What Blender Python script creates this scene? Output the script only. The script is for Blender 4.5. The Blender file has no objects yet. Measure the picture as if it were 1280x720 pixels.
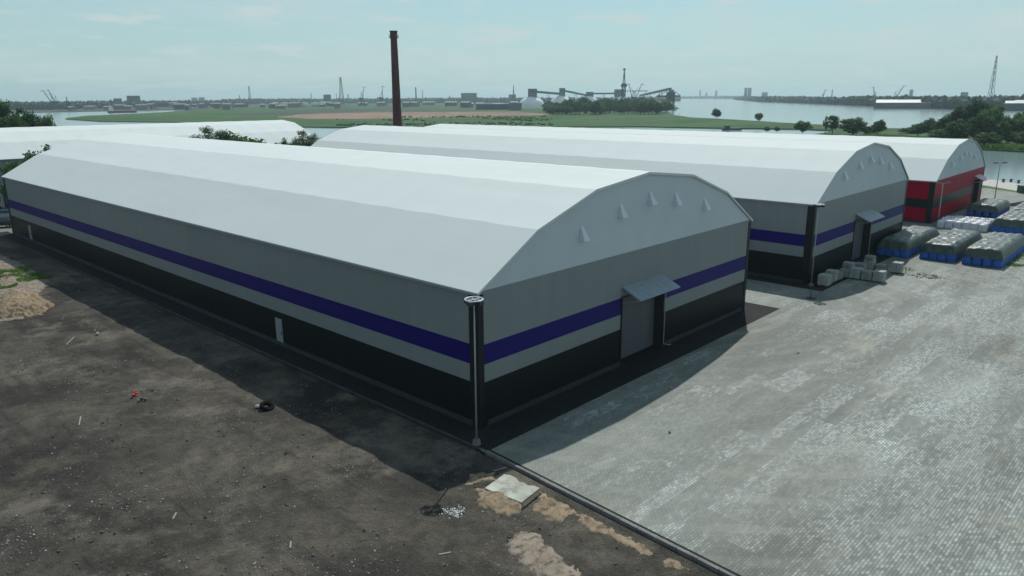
import bpy, bmesh, math, random
import numpy as np
from mathutils import Vector, Matrix, noise

random.seed(7)
rng = np.random.default_rng(11)
sc = bpy.context.scene
COL = sc.collection
R = math.radians

# ------------------------------------------------------------------ camera
F, PITCH, ROLL, YAW, H = 919.425, 0.253311, -0.00553, 0.751982, 18.187
FW = Vector((math.cos(YAW) * math.cos(PITCH), math.sin(YAW) * math.cos(PITCH), -math.sin(PITCH)))
_r0 = Vector((math.sin(YAW), -math.cos(YAW), 0)); _u0 = _r0.cross(FW)
RT = _r0 * math.cos(ROLL) + _u0 * math.sin(ROLL)
UP = -_r0 * math.sin(ROLL) + _u0 * math.cos(ROLL)
EYE = Vector((0, 0, H))
cd = bpy.data.cameras.new('camera'); cam = bpy.data.objects.new('camera', cd); COL.objects.link(cam)
cam.matrix_world = Matrix(((RT.x, UP.x, -FW.x, 0), (RT.y, UP.y, -FW.y, 0), (RT.z, UP.z, -FW.z, H), (0, 0, 0, 1)))
cd.sensor_width = 36; cd.lens = 36 * F / 1280; cd.clip_start = .1; cd.clip_end = 40000
sc.camera = cam

def ray(px, py): return FW + RT * ((px - 640) / F) - UP * ((py - 360) / F)
def G(px, py, z=-1.2):
    "where the sight line through a photo pixel meets the level z"
    d = ray(px, py); return EYE + d * ((z - H) / d.z)
def depth(p): return (Vector(p) - EYE).dot(FW)
def top_z(px, py, p):
    "height at which the sight line through (px, py) passes over the point p"
    d = ray(px, py); t = math.hypot(p[0], p[1]) / math.hypot(d.x, d.y); return H + d.z * t
def at(px, py, dist, z=-1.0):
    "point at level z on the bearing of the pixel, dist metres away"
    d = ray(px, py); k = dist / math.hypot(d.x, d.y); return Vector((d.x * k, d.y * k, z))
def mpp(p): return depth(p) / F

# ------------------------------------------------------------------ object helpers
def tag(o, label=None, cat=None, group=None, kind=None):
    if label: o['label'] = label
    if cat: o['category'] = cat
    if group: o['group'] = group
    if kind: o['kind'] = kind
    return o
def empty(name, loc, label, cat, group=None, rz=0):
    o = bpy.data.objects.new(name, None); COL.objects.link(o); o.empty_display_size = .5
    o.location = loc; o.rotation_euler = (0, 0, rz); return tag(o, label, cat, group)
def link_mesh(name, me, parent=None, loc=None):
    o = bpy.data.objects.new(name, me); COL.objects.link(o)
    if parent: o.parent = parent
    if loc is not None: o.location = loc
    return o
def copy_tree(o, parent=None):
    c = o.copy(); COL.objects.link(c)
    if parent: c.parent = parent
    for ch in list(o.children): copy_tree(ch, c)
    return c

class MB:
    def __init__(s): s.v = []; s.f = []; s.m = []
    def add(s, vs, fs, m=0):
        b = len(s.v); s.v += [tuple(p) for p in vs]
        s.f += [tuple(i + b for i in f) for f in fs]; s.m += [m] * len(fs); return s
    def box(s, x0, y0, z0, x1, y1, z1, m=0):
        return s.add([(x0,y0,z0),(x1,y0,z0),(x1,y1,z0),(x0,y1,z0),(x0,y0,z1),(x1,y0,z1),(x1,y1,z1),(x0,y1,z1)],
                     [(0,3,2,1),(4,5,6,7),(0,1,5,4),(1,2,6,5),(2,3,7,6),(3,0,4,7)], m)
    def tube(s, p, q, r0, r1=None, n=8, m=0, caps=True):
        p = Vector(p); q = Vector(q); r1 = r0 if r1 is None else r1
        d = (q - p).normalized(); a = d.orthogonal().normalized(); b = d.cross(a)
        vs = []
        for c, r in ((p, r0), (q, r1)):
            for k in range(n):
                t = 2 * math.pi * (k + .5) / n; vs.append(c + (a * math.cos(t) + b * math.sin(t)) * r)
        fs = [(k, (k + 1) % n, n + (k + 1) % n, n + k) for k in range(n)]
        if caps: fs += [tuple(range(n))[::-1], tuple(range(n, 2 * n))]
        return s.add(vs, fs, m)
    def bar(s, p, q, w, m=0): return s.tube(p, q, w * .7, w * .7, 4, m)
    def path(s, pts, r, n=8, m=0):
        for a, b in zip(pts, pts[1:]): s.tube(a, b, r, r, n, m)
        return s
    def lathe(s, prof, n=24, m=0, c=(0, 0)):
        vs = [(c[0] + r * math.cos(2 * math.pi * k / n), c[1] + r * math.sin(2 * math.pi * k / n), z) for r, z in prof for k in range(n)]
        fs = [(i * n + k, i * n + (k + 1) % n, (i + 1) * n + (k + 1) % n, (i + 1) * n + k) for i in range(len(prof) - 1) for k in range(n)]
        return s.add(vs, fs, m)
    def prism(s, poly, z0, z1, m=0):
        n = len(poly); vs = [(x, y, z0) for x, y in poly] + [(x, y, z1) for x, y in poly]
        return s.add(vs, [tuple(range(n))[::-1], tuple(range(n, 2 * n))] + [(k, (k + 1) % n, n + (k + 1) % n, n + k) for k in range(n)], m)
    def mesh(s, name, mats, smooth=False, bevel=0):
        me = bpy.data.meshes.new(name); me.from_pydata(s.v, [], s.f)
        for mt in (mats if isinstance(mats, (list, tuple)) else [mats]): me.materials.append(mt)
        me.polygons.foreach_set('material_index', s.m)
        bm = bmesh.new(); bm.from_mesh(me)
        if bevel:
            bmesh.ops.remove_doubles(bm, verts=bm.verts, dist=1e-4)
            bmesh.ops.bevel(bm, geom=list(bm.edges), offset=bevel, segments=2, affect='EDGES', clamp_overlap=True)
        bmesh.ops.recalc_face_normals(bm, faces=bm.faces)
        bm.to_mesh(me); bm.free()
        if smooth: me.polygons.foreach_set('use_smooth', [True] * len(me.polygons))
        me.update(); return me
    def build(s, name, mats, parent=None, loc=None, smooth=False, bevel=0):
        return link_mesh(name, s.mesh(name, mats, smooth, bevel), parent, loc)

# ------------------------------------------------------------------ materials
def new_mat(name):
    m = bpy.data.materials.new(name); m.use_nodes = True
    nt = m.node_tree; b = nt.nodes['Principled BSDF']; return m, nt, b
def N(nt, t, **kw):
    n = nt.nodes.new(t)
    for k, v in kw.items():
        if k in n.inputs: n.inputs[k].default_value = v
        else: setattr(n, k, v)
    return n
def L(nt, a, b): nt.links.new(a, b)
def mix(nt, fac, a, b, mode='MIX'):
    n = nt.nodes.new('ShaderNodeMix'); n.data_type = 'RGBA'; n.blend_type = mode
    for sock, v in ((n.inputs[0], fac), (n.inputs[6], a), (n.inputs[7], b)):
        if hasattr(v, 'is_output'): L(nt, v, sock)
        elif isinstance(v, (int, float)): sock.default_value = v
        else: sock.default_value = (*v[:3], 1)
    return n.outputs[2]
def ramp(nt, src, p0, p1, c0=(0, 0, 0), c1=(1, 1, 1)):
    n = nt.nodes.new('ShaderNodeValToRGB'); e = n.color_ramp.elements
    e[0].position = p0; e[1].position = p1; e[0].color = (*c0, 1); e[1].color = (*c1, 1)
    L(nt, src, n.inputs[0]); return n.outputs[0]
def coords(nt, scale=(1, 1, 1), world=False, rot=(0, 0, 0)):
    mp = nt.nodes.new('ShaderNodeMapping'); mp.inputs['Scale'].default_value = scale; mp.inputs['Rotation'].default_value = rot
    if world: L(nt, nt.nodes.new('ShaderNodeNewGeometry').outputs['Position'], mp.inputs[0])
    else: L(nt, nt.nodes.new('ShaderNodeTexCoord').outputs['Object'], mp.inputs[0])
    return mp.outputs[0]
def noise_tex(nt, vec, scale, detail=4, rough=.55):
    n = nt.nodes.new('ShaderNodeTexNoise'); n.inputs['Scale'].default_value = scale
    n.inputs['Detail'].default_value = detail; n.inputs['Roughness'].default_value = rough
    L(nt, vec, n.inputs['Vector']); return n.outputs['Fac']
def bump(nt, b, h, strength, dist):
    n = nt.nodes.new('ShaderNodeBump'); n.inputs['Strength'].default_value = strength; n.inputs['Distance'].default_value = dist
    L(nt, h, n.inputs['Height']); L(nt, n.outputs[0], b.inputs['Normal'])

def simple(name, c, rough=.6, var=.18, scale=1.5, metal=0, bmp=0, stretch=(1, 1, 1), spec=.5):
    m, nt, b = new_mat(name)
    v = coords(nt, stretch); n = noise_tex(nt, v, scale, 5)
    lo = [x * (1 - var) for x in c]; hi = [min(1, x * (1 + var)) for x in c]
    L(nt, ramp(nt, n, .3, .7, lo, hi), b.inputs['Base Color'])
    b.inputs['Roughness'].default_value = rough; b.inputs['Metallic'].default_value = metal
    b.inputs['Specular IOR Level'].default_value = spec
    if bmp: bump(nt, b, noise_tex(nt, v, scale * 6, 4), bmp, .05)
    return m

def panel_mat(name, c, rough=.42):
    "painted sandwich panels: faint joints every metre along the wall, dust streaks"
    m, nt, b = new_mat(name)
    v = coords(nt)
    st = noise_tex(nt, coords(nt, (.9, .9, .12)), 1.3, 4)
    base = mix(nt, ramp(nt, st, .3, .75), [x * .96 for x in c], [x * 1.03 for x in c])
    br = N(nt, 'ShaderNodeTexBrick', Scale=1.0); br.offset = 0
    br.inputs['Brick Width'].default_value = 6.0; br.inputs['Row Height'].default_value = 40.0; br.inputs['Mortar Size'].default_value = .012
    br.inputs['Color1'].default_value = (.96, .96, .96, 1); br.inputs['Color2'].default_value = (1.04, 1.04, 1.04, 1); br.inputs['Mortar'].default_value = (.72, .72, .72, 1)
    sep = N(nt, 'ShaderNodeSeparateXYZ'); L(nt, v, sep.inputs[0])
    ad = N(nt, 'ShaderNodeMath', operation='ADD'); L(nt, sep.outputs[0], ad.inputs[0]); L(nt, sep.outputs[1], ad.inputs[1])
    cb = N(nt, 'ShaderNodeCombineXYZ'); L(nt, ad.outputs[0], cb.inputs[0]); L(nt, sep.outputs[2], cb.inputs[1]); L(nt, cb.outputs[0], br.inputs['Vector'])
    L(nt, mix(nt, 1.0, base, br.outputs['Color'], 'MULTIPLY'), b.inputs['Base Color'])
    b.inputs['Roughness'].default_value = rough; b.inputs['Specular IOR Level'].default_value = .16
    return m

M = {}
M['wall_grey'] = panel_mat('light_grey_panel', (.225, .25, .25))
M['wall_purple'] = panel_mat('purple_panel', (.014, .006, .135))
M['wall_dark'] = panel_mat('charcoal_panel', (.013, .0165, .018), .38)
M['wall_red'] = panel_mat('red_panel', (.31, .003, .026))
M['wall_red'].node_tree.nodes['Principled BSDF'].inputs['Specular IOR Level'].default_value = .04
M['trim_dark'] = simple('dark_trim', (.012, .015, .017), .45, spec=.25)
M['gate'] = panel_mat('gate_grey', (.12, .127, .14), .4)
M['canopy'] = simple('canopy_sheet', (.23, .28, .32), .35, .1)
M['plinth'] = simple('plinth_concrete', (.03, .034, .035), .7)
M['door'] = simple('pale_door', (.26, .29, .31), .45, .08)
M['pole'] = simple('galvanised', (.30, .32, .33), .5, .1, metal=.3)
M['black_metal'] = simple('black_metal', (.03, .032, .035), .45, .1)
M['glass_lens'] = simple('lamp_lens', (.5, .52, .5), .2, .05)
M['concrete'] = simple('concrete', (.40, .39, .36), .85, .2, 2.5, bmp=.3)
M['concrete_dark'] = simple('old_concrete', (.16, .16, .15), .9, .25, 2.0, bmp=.3)
M['edging'] = simple('sunken_edging', (.055, .055, .053), .9, .4, 1.0)
M['wood'] = simple('weathered_wood', (.12, .10, .08), .85, .3, 6, stretch=(1, 6, 6))
M['brick_dark'] = None

def membrane():
    m, nt, b = new_mat('white_membrane')
    n = noise_tex(nt, coords(nt, (.5, .06, .5)), 1.0, 5)
    n2 = noise_tex(nt, coords(nt), .08, 3)
    c = mix(nt, ramp(nt, n, .35, .75), (.585, .635, .62), (.635, .68, .665))
    c = mix(nt, ramp(nt, n2, .4, .7), c, (.60, .65, .64))
    L(nt, c, b.inputs['Base Color']); b.inputs['Roughness'].default_value = .75
    b.inputs['Specular IOR Level'].default_value = .12
    return m
M['membrane'] = membrane()
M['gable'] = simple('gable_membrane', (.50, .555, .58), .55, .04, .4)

def chimney_mat():
    m, nt, b = new_mat('red_brick')
    br = N(nt, 'ShaderNodeTexBrick', Scale=1.0)
    br.inputs['Brick Width'].default_value = .5; br.inputs['Row Height'].default_value = .16; br.inputs['Mortar Size'].default_value = .02
    br.inputs['Color1'].default_value = (.125, .022, .028, 1); br.inputs['Color2'].default_value = (.075, .018, .023, 1); br.inputs['Mortar'].default_value = (.10, .05, .05, 1)
    tc = N(nt, 'ShaderNodeTexCoord'); s = N(nt, 'ShaderNodeSeparateXYZ'); L(nt, tc.outputs['Object'], s.inputs[0])
    at2 = N(nt, 'ShaderNodeMath', operation='ARCTAN2'); L(nt, s.outputs[1], at2.inputs[0]); L(nt, s.outputs[0], at2.inputs[1])
    mu = N(nt, 'ShaderNodeMath', operation='MULTIPLY'); mu.inputs[1].default_value = 1.5; L(nt, at2.outputs[0], mu.inputs[0])
    cb = N(nt, 'ShaderNodeCombineXYZ'); L(nt, mu.outputs[0], cb.inputs[0]); L(nt, s.outputs[2], cb.inputs[1]); L(nt, cb.outputs[0], br.inputs['Vector'])
    n = noise_tex(nt, coords(nt, (1, 1, .15)), .8, 4)
    L(nt, mix(nt, ramp(nt, n, .35, .7), br.outputs['Color'], (.045, .016, .02)), b.inputs['Base Color'])
    b.inputs['Roughness'].default_value = .9; return m
M['brick'] = chimney_mat()

def paving_mat():
    m, nt, b = new_mat('block_paving')
    v = coords(nt, world=True, rot=(0, 0, R(1.2)))
    br = N(nt, 'ShaderNodeTexBrick', Scale=1.0)
    br.inputs['Brick Width'].default_value = .27; br.inputs['Row Height'].default_value = .135; br.inputs['Mortar Size'].default_value = .014
    br.inputs['Mortar Smooth'].default_value = .2
    br.inputs['Color1'].default_value = (0, 0, 0, 1); br.inputs['Color2'].default_value = (1, 1, 1, 1); br.inputs['Mortar'].default_value = (.0, .0, .0, 1)
    L(nt, v, br.inputs['Vector'])
    # lots in which the blocks were laid, each from another batch
    lot = N(nt, 'ShaderNodeTexBrick', Scale=1.0); lot.offset = .37; lot.squash = 1.4
    lot.inputs['Brick Width'].default_value = 8.1; lot.inputs['Row Height'].default_value = .81; lot.inputs['Mortar Size'].default_value = 0
    lot.inputs['Color1'].default_value = (0, 0, 0, 1); lot.inputs['Color2'].default_value = (1, 1, 1, 1)
    L(nt, v, lot.inputs['Vector'])
    lot2 = N(nt, 'ShaderNodeTexBrick', Scale=1.0); lot2.offset = .61
    lot2.inputs['Brick Width'].default_value = 4.32; lot2.inputs['Row Height'].default_value = 1.62; lot2.inputs['Mortar Size'].default_value = 0
    lot2.inputs['Color1'].default_value = (0, 0, 0, 1); lot2.inputs['Color2'].default_value = (1, 1, 1, 1)
    L(nt, v, lot2.inputs['Vector'])
    dust = noise_tex(nt, coords(nt, (.5, 1, 1), True), .13, 6, .6)
    dustm = ramp(nt, dust, .46, .62)
    fine = noise_tex(nt, coords(nt, (.6, 1.6, 1), True), 1.6, 5, .65)
    big = noise_tex(nt, coords(nt, (1, 1, 1), True), .05, 3)
    # bright blocks appear where both the lot and the wear noise let them
    s1 = N(nt, 'ShaderNodeMath', operation='ADD'); L(nt, lot.outputs['Color'], s1.inputs[0]); L(nt, lot2.outputs['Color'], s1.inputs[1])
    s2 = N(nt, 'ShaderNodeMath', operation='MULTIPLY_ADD'); L(nt, s1.outputs[0], s2.inputs[0]); s2.inputs[1].default_value = .34; L(nt, fine, s2.inputs[2])
    s3 = N(nt, 'ShaderNodeMath', operation='MULTIPLY_ADD'); L(nt, big, s3.inputs[0]); s3.inputs[1].default_value = .8; L(nt, s2.outputs[0], s3.inputs[2])
    # the yard is swept cleaner away from the halls, where less soil is carried in
    sp_ = N(nt, 'ShaderNodeSeparateXYZ'); L(nt, coords(nt, world=True), sp_.inputs[0])
    s4 = N(nt, 'ShaderNodeMath', operation='MULTIPLY_ADD'); L(nt, sp_.outputs[1], s4.inputs[0]); s4.inputs[1].default_value = -.023; L(nt, s3.outputs[0], s4.inputs[2])
    clean = ramp(nt, s4.outputs[0], .84, 1.12)
    tone = mix(nt, br.outputs['Color'], (.165, .186, .170), (.23, .255, .236))
    bright = mix(nt, br.outputs['Color'], (.172, .194, .18), (.385, .42, .405))
    c = mix(nt, clean, tone, bright)
    c = mix(nt, br.outputs['Fac'], c, (.105, .118, .105))
    d2 = N(nt, 'ShaderNodeMath', operation='MULTIPLY'); L(nt, dustm, d2.inputs[0]); d2.inputs[1].default_value = .62
    c = mix(nt, d2.outputs[0], c, (.195, .207, .183))
    # oil, mud and sand marks
    st = noise_tex(nt, coords(nt, (.35, 1, 1), True), .38, 5, .6)
    c = mix(nt, ramp(nt, st, .60, .72, (0, 0, 0), (.75, .75, .75)), c, (.135, .135, .112))
    st2 = noise_tex(nt, coords(nt, (.7, .9, 1), True), .21, 6, .65)
    c = mix(nt, ramp(nt, st2, .57, .70, (0, 0, 0), (.6, .6, .6)), c, (.31, .295, .235))
    lt = mix(nt, .5, lot.outputs['Color'], lot2.outputs['Color'])
    c = mix(nt, 1.0, c, ramp(nt, lt, .1, .9, (.88, .88, .865), (1.10, 1.11, 1.11)), 'MULTIPLY')
    wide = noise_tex(nt, coords(nt, (.28, 1, 1), True), .16, 7, .65)
    c = mix(nt, 1.0, c, ramp(nt, wide, .36, .64, (.68, .68, .65), (1.17, 1.18, 1.18)), 'MULTIPLY')
    # faint turning tracks left by lorries swinging in to the gates
    wv_ = N(nt, 'ShaderNodeTexWave', Scale=.13, Distortion=4.0, Detail=4.0); wv_.wave_type = 'RINGS'; wv_.rings_direction = 'Z'; wv_.inputs['Detail Scale'].default_value = .35
    mpw = N(nt, 'ShaderNodeMapping'); mpw.inputs['Location'].default_value = (-58, -34, 0); L(nt, coords(nt, world=True), mpw.inputs[0]); L(nt, mpw.outputs[0], wv_.inputs['Vector'])
    tk = mix(nt, 1.0, ramp(nt, wv_.outputs['Fac'], .72, .95), ramp(nt, dust, .45, .6, (.15, .15, .15), (1, 1, 1)), 'MULTIPLY')
    tkm = N(nt, 'ShaderNodeMath', operation='MULTIPLY'); L(nt, tk, tkm.inputs[0]); tkm.inputs[1].default_value = .28
    c = mix(nt, tkm.outputs[0], c, (.30, .31, .285))
    tone2 = ramp(nt, fine, .25, .75, (.84, .84, .84), (1.1, 1.1, 1.1))
    c = mix(nt, 1.0, c, tone2, 'MULTIPLY')
    L(nt, c, b.inputs['Base Color']); b.inputs['Roughness'].default_value = .72
    b.inputs['Specular IOR Level'].default_value = .35
    inv = N(nt, 'ShaderNodeMath', operation='SUBTRACT'); inv.inputs[0].default_value = 1; L(nt, br.outputs['Fac'], inv.inputs[1])
    bump(nt, b, inv.outputs[0], .2, .008)
    return m
M['paving'] = paving_mat()

def dirt_mat():
    m, nt, b = new_mat('dark_soil')
    a = noise_tex(nt, coords(nt, world=True), .09, 5, .6)
    f = noise_tex(nt, coords(nt, world=True), 1.1, 8, .7)
    g = noise_tex(nt, coords(nt, (1, 1, 1), True), 7, 6, .75)
    tr = noise_tex(nt, coords(nt, (1.2, .09, 1), True, (0, 0, R(-14))), .9, 5, .6)
    a2 = noise_tex(nt, coords(nt, (1, .7, 1), True), .32, 6, .65)
    c = mix(nt, ramp(nt, a, .40, .60), (.030, .0285, .026), (.076, .070, .060))
    c = mix(nt, ramp(nt, a2, .47, .60, (0, 0, 0), (.6, .6, .6)), c, (.108, .097, .079))
    c = mix(nt, ramp(nt, f, .46, .62, (0, 0, 0), (.5, .5, .5)), c, (.032, .030, .027))
    c = mix(nt, ramp(nt, tr, .54, .68, (0, 0, 0), (.65, .65, .65)), c, (.028, .027, .025))
    c = mix(nt, ramp(nt, g, .60, .70, (0, 0, 0), (.7, .7, .7)), c, (.20, .19, .165))
    c = mix(nt, ramp(nt, g, .28, .38, (.7, .7, .7), (0, 0, 0)), c, (.016, .016, .015))
    pale = noise_tex(nt, coords(nt, world=True), .15, 8, .72)
    c = mix(nt, ramp(nt, pale, .52, .66, (0, 0, 0), (.85, .85, .85)), c, (.150, .137, .114))
    gr = noise_tex(nt, coords(nt, world=True), 19, 5, .8)
    c = mix(nt, 1.0, c, ramp(nt, gr, .34, .66, (.70, .70, .70), (1.85, 1.82, 1.76)), 'MULTIPLY')
    L(nt, c, b.inputs['Base Color']); b.inputs['Roughness'].default_value = .95
    b.inputs['Specular IOR Level'].default_value = .15
    hh = N(nt, 'ShaderNodeMath', operation='MULTIPLY_ADD'); L(nt, g, hh.inputs[0]); hh.inputs[1].default_value = .35; L(nt, f, hh.inputs[2]); bump(nt, b, hh.outputs[0], .9, .35)
    return m
M['dirt'] = dirt_mat()
def ground_mat(name, c0, c1, c2, s1=.02, s2=.15, stretch=(1, 1, 1), rough=.95):
    m, nt, b = new_mat(name)
    a = noise_tex(nt, coords(nt, stretch, True), s1, 6, .6); f = noise_tex(nt, coords(nt, world=True), s2, 6, .65)
    c = mix(nt, ramp(nt, a, .38, .62), c0, c1); c = mix(nt, ramp(nt, f, .45, .7, (0, 0, 0), (.8, .8, .8)), c, c2)
    L(nt, c, b.inputs['Base Color']); b.inputs['Roughness'].default_value = rough; b.inputs['Specular IOR Level'].default_value = .1
    return m
M['asphalt'] = ground_mat('new_asphalt', (.016, .017, .019), (.022, .023, .024), (.03, .03, .031), .3, 2.0, rough=.8)
M['yard'] = ground_mat('dusty_yard', (.19, .20, .182), (.23, .24, .22), (.16, .166, .148), .06, .5)
M['meadow'] = ground_mat('meadow_grass', (.030, .080, .028), (.052, .125, .040), (.090, .105, .050), .011, .035, (.5, 1.6, 1))
M['reed'] = ground_mat('reed_bank', (.06, .12, .028), (.095, .17, .04), (.08, .11, .045), .05, .4)
M['sandflat'] = ground_mat('dry_sand_flat', (.30, .20, .155), (.22, .155, .12), (.11, .105, .06), .012, .03, (.4, .4, 1))
M['port'] = ground_mat('port_ground', (.055, .065, .06), (.09, .095, .085), (.05, .075, .045), .006, .04)
M['sand'] = ground_mat('loose_sand', (.25, .19, .125), (.33, .255, .175), (.15, .12, .085), .8, 2.2)
M['verge'] = ground_mat('verge_grass', (.06, .13, .025), (.085, .17, .035), (.10, .12, .05), .2, 1.5)

def water_mat():
    m, nt, b = new_mat('river_water')
    b.inputs['Base Color'].default_value = (.20, .275, .285, 1); b.inputs['Roughness'].default_value = .14
    b.inputs['IOR'].default_value = 1.33
    n = noise_tex(nt, coords(nt, (.5, 1, 1), True), .5, 5, .6); bump(nt, b, n, .2, .06)
    return m
M['water'] = water_mat()

def leaf_mat(name, c0, c1, c2):
    m, nt, b = new_mat(name)
    oi = N(nt, 'ShaderNodeObjectInfo')
    n = noise_tex(nt, coords(nt), 3.5, 3)
    n2 = noise_tex(nt, coords(nt), .7, 2)
    c = mix(nt, ramp(nt, n2, .38, .62), c0, c1); c = mix(nt, ramp(nt, n, .5, .75, (0, 0, 0), (.6, .6, .6)), c, c2)
    hs = N(nt, 'ShaderNodeHueSaturation'); L(nt, c, hs.inputs['Color'])
    mr = N(nt, 'ShaderNodeMapRange'); L(nt, oi.outputs['Random'], mr.inputs[0]); mr.inputs[3].default_value = .75; mr.inputs[4].default_value = 1.25
    L(nt, mr.outputs[0], hs.inputs['Value'])
    L(nt, hs.outputs[0], b.inputs['Base Color']); b.inputs['Roughness'].default_value = .6; b.inputs['Specular IOR Level'].default_value = .25
    tr = N(nt, 'ShaderNodeBsdfTranslucent'); L(nt, hs.outputs[0], tr.inputs[0])
    ms = N(nt, 'ShaderNodeMixShader'); ms.inputs[0].default_value = .5
    L(nt, b.outputs[0], ms.inputs[1]); L(nt, tr.outputs[0], ms.inputs[2]); L(nt, ms.outputs[0], nt.nodes['Material Output'].inputs[0])
    return m
M['leaf_dark'] = leaf_mat('dark_leaves', (.024, .074, .028), (.046, .120, .040), (.075, .155, .05))
M['leaf_mid'] = leaf_mat('green_leaves', (.045, .10, .026), (.078, .155, .042), (.12, .19, .06))
M['leaf_grey'] = leaf_mat('grey_green_leaves', (.065, .11, .055), (.10, .15, .08), (.14, .18, .11))
M['scrub'] = leaf_mat('scrub_leaves', (.09, .18, .07), (.12, .22, .08), (.15, .25, .09))
M['bark'] = simple('bark', (.06, .05, .04), .9, .3, 4)
M['forest'] = leaf_mat('far_forest', (.012, .038, .030), (.022, .056, .040), (.03, .064, .04))

# ------------------------------------------------------------------ world and sun
SUN = Vector((.565, .300, .769)).normalized()
el = math.asin(SUN.z); rot = math.atan2(SUN.x, SUN.y)
w = bpy.data.worlds.new('World'); sc.world = w; w.use_nodes = True
nt = w.node_tree; bg = nt.nodes['Background']
sky = nt.nodes.new('ShaderNodeTexSky'); sky.sky_type = 'NISHITA'; sky.sun_disc = False
sky.sun_elevation = el; sky.sun_rotation = rot; sky.air_density = 1.0; sky.dust_density = .4; sky.ozone_density = 2.0
tc = nt.nodes.new('ShaderNodeTexCoord')
tint = mix(nt, 1.0, sky.outputs[0], (.86, 1.05, 1.0), 'MULTIPLY')
# thin high cloud: project the direction onto a level sheet overhead
sp = N(nt, 'ShaderNodeSeparateXYZ'); L(nt, tc.outputs['Generated'], sp.inputs[0])
az = N(nt, 'ShaderNodeMath', operation='ADD'); L(nt, sp.outputs[2], az.inputs[0]); az.inputs[1].default_value = .12
dx = N(nt, 'ShaderNodeMath', operation='DIVIDE'); L(nt, sp.outputs[0], dx.inputs[0]); L(nt, az.outputs[0], dx.inputs[1])
dy = N(nt, 'ShaderNodeMath', operation='DIVIDE'); L(nt, sp.outputs[1], dy.inputs[0]); L(nt, az.outputs[0], dy.inputs[1])
cb = N(nt, 'ShaderNodeCombineXYZ'); L(nt, dx.outputs[0], cb.inputs[0]); L(nt, dy.outputs[0], cb.inputs[1])
mp = N(nt, 'ShaderNodeMapping'); mp.inputs['Scale'].default_value = (.55, .55, 1); mp.inputs['Location'].default_value = (3.1, 1.7, 0); L(nt, cb.outputs[0], mp.inputs[0])
c1 = noise_tex(nt, mp.outputs[0], 1.1, 8, .6); c2 = noise_tex(nt, mp.outputs[0], 4.0, 8, .6)
f1 = ramp(nt, c1, .44, .66, (0, 0, 0), (.75, .75, .75)); f2 = ramp(nt, c2, .53, .63, (0, 0, 0), (.95, .95, .95))
ov = mix(nt, 1.0, f1, f2, 'SCREEN')
iz = N(nt, 'ShaderNodeMath', operation='SUBTRACT'); iz.inputs[0].default_value = 1; L(nt, sp.outputs[2], iz.inputs[1]); iz.use_clamp = True
veil = N(nt, 'ShaderNodeMath', operation='POWER'); L(nt, iz.outputs[0], veil.inputs[0]); veil.inputs[1].default_value = 3.2
vm_ = N(nt, 'ShaderNodeMath', operation='MULTIPLY'); L(nt, veil.outputs[0], vm_.inputs[0]); vm_.inputs[1].default_value = .85
hz_ = mix(nt, vm_.outputs[0], tint, (3.95, 5.55, 5.75))
ovm = N(nt, 'ShaderNodeMath', operation='MULTIPLY'); L(nt, ov, ovm.inputs[0]); ovm.inputs[1].default_value = 1.0
cl = mix(nt, ovm.outputs[0], hz_, (5.55, 6.7, 6.75))
L(nt, cl, bg.inputs[0]); bg.inputs[1].default_value = .075

sd = bpy.data.lights.new('sun', 'SUN'); sun = bpy.data.objects.new('sun', sd); COL.objects.link(sun)
sd.energy = 2.75; sd.angle = R(.5); sd.color = (1, .965, .91)
sun.rotation_euler = SUN.to_track_quat('Z', 'Y').to_euler(); sun.location = (60, 30, 140)
vs = sc.view_settings; vs.view_transform = 'Standard'; vs.look = 'None'; vs.exposure = .41; vs.gamma = 1; vs.use_curve_mapping = False
sc.cycles.use_denoising = True; sc.cycles.max_bounces = 6; sc.cycles.volume_bounces = 0

# ------------------------------------------------------------------ terrain
WZ = -1.6            # river level
LZ = -1.0            # level of the low land across the water
def sheet(name, poly, z, mat, skirt=0, **kw):
    me = bpy.data.meshes.new(name); bm = bmesh.new()
    vs_ = [bm.verts.new((p[0], p[1], z)) for p in poly]; f = bm.faces.new(vs_)
    bm.normal_update()
    if f.normal.z < 0: f.normal_flip()
    if skirt:
        lo = [bm.verts.new((p[0], p[1], z - skirt)) for p in poly]; n = len(poly)
        for k in range(n): bm.faces.new((vs_[k], vs_[(k + 1) % n], lo[(k + 1) % n], lo[k]))
    bmesh.ops.triangulate(bm, faces=[f]); bm.to_mesh(me); bm.free(); me.materials.append(mat)
    o = link_mesh(name, me); tag(o, kind='structure', **kw); return o
def rough_edge(pts, seed, amp=6, step=25, closed=False):
    "shoreline: subdivide and jitter"
    out = []
    for a, b in zip(pts, pts[1:]):
        a = Vector((a[0], a[1])); b = Vector((b[0], b[1])); n = max(1, int((b - a).length / step)); d = (b - a).normalized() if n else 0
        for k in range(n):
            p = a.lerp(b, k / n); j = noise.noise(Vector((p.x * .02, p.y * .02, seed))) * amp
            out.append((p.x - d.y * j, p.y + d.x * j))
    out.append(tuple(pts[-1][:2])); return out

sheet('river', [(-14000, -14000), (14000, -14000), (14000, 14000), (-14000, 14000)], WZ, M['water'])
site = rough_edge([(192.8, 34), (205, 90), (225, 170), (225, 300), (190, 360), (160, 500), (120, 900)], 1, 5)
sheet('site_ground', [(-900, -400), (178, -400), (178, 20), (192.8, 34)] + site[1:] + [(-900, 900)], -.6, M['yard'], 3)

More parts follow.
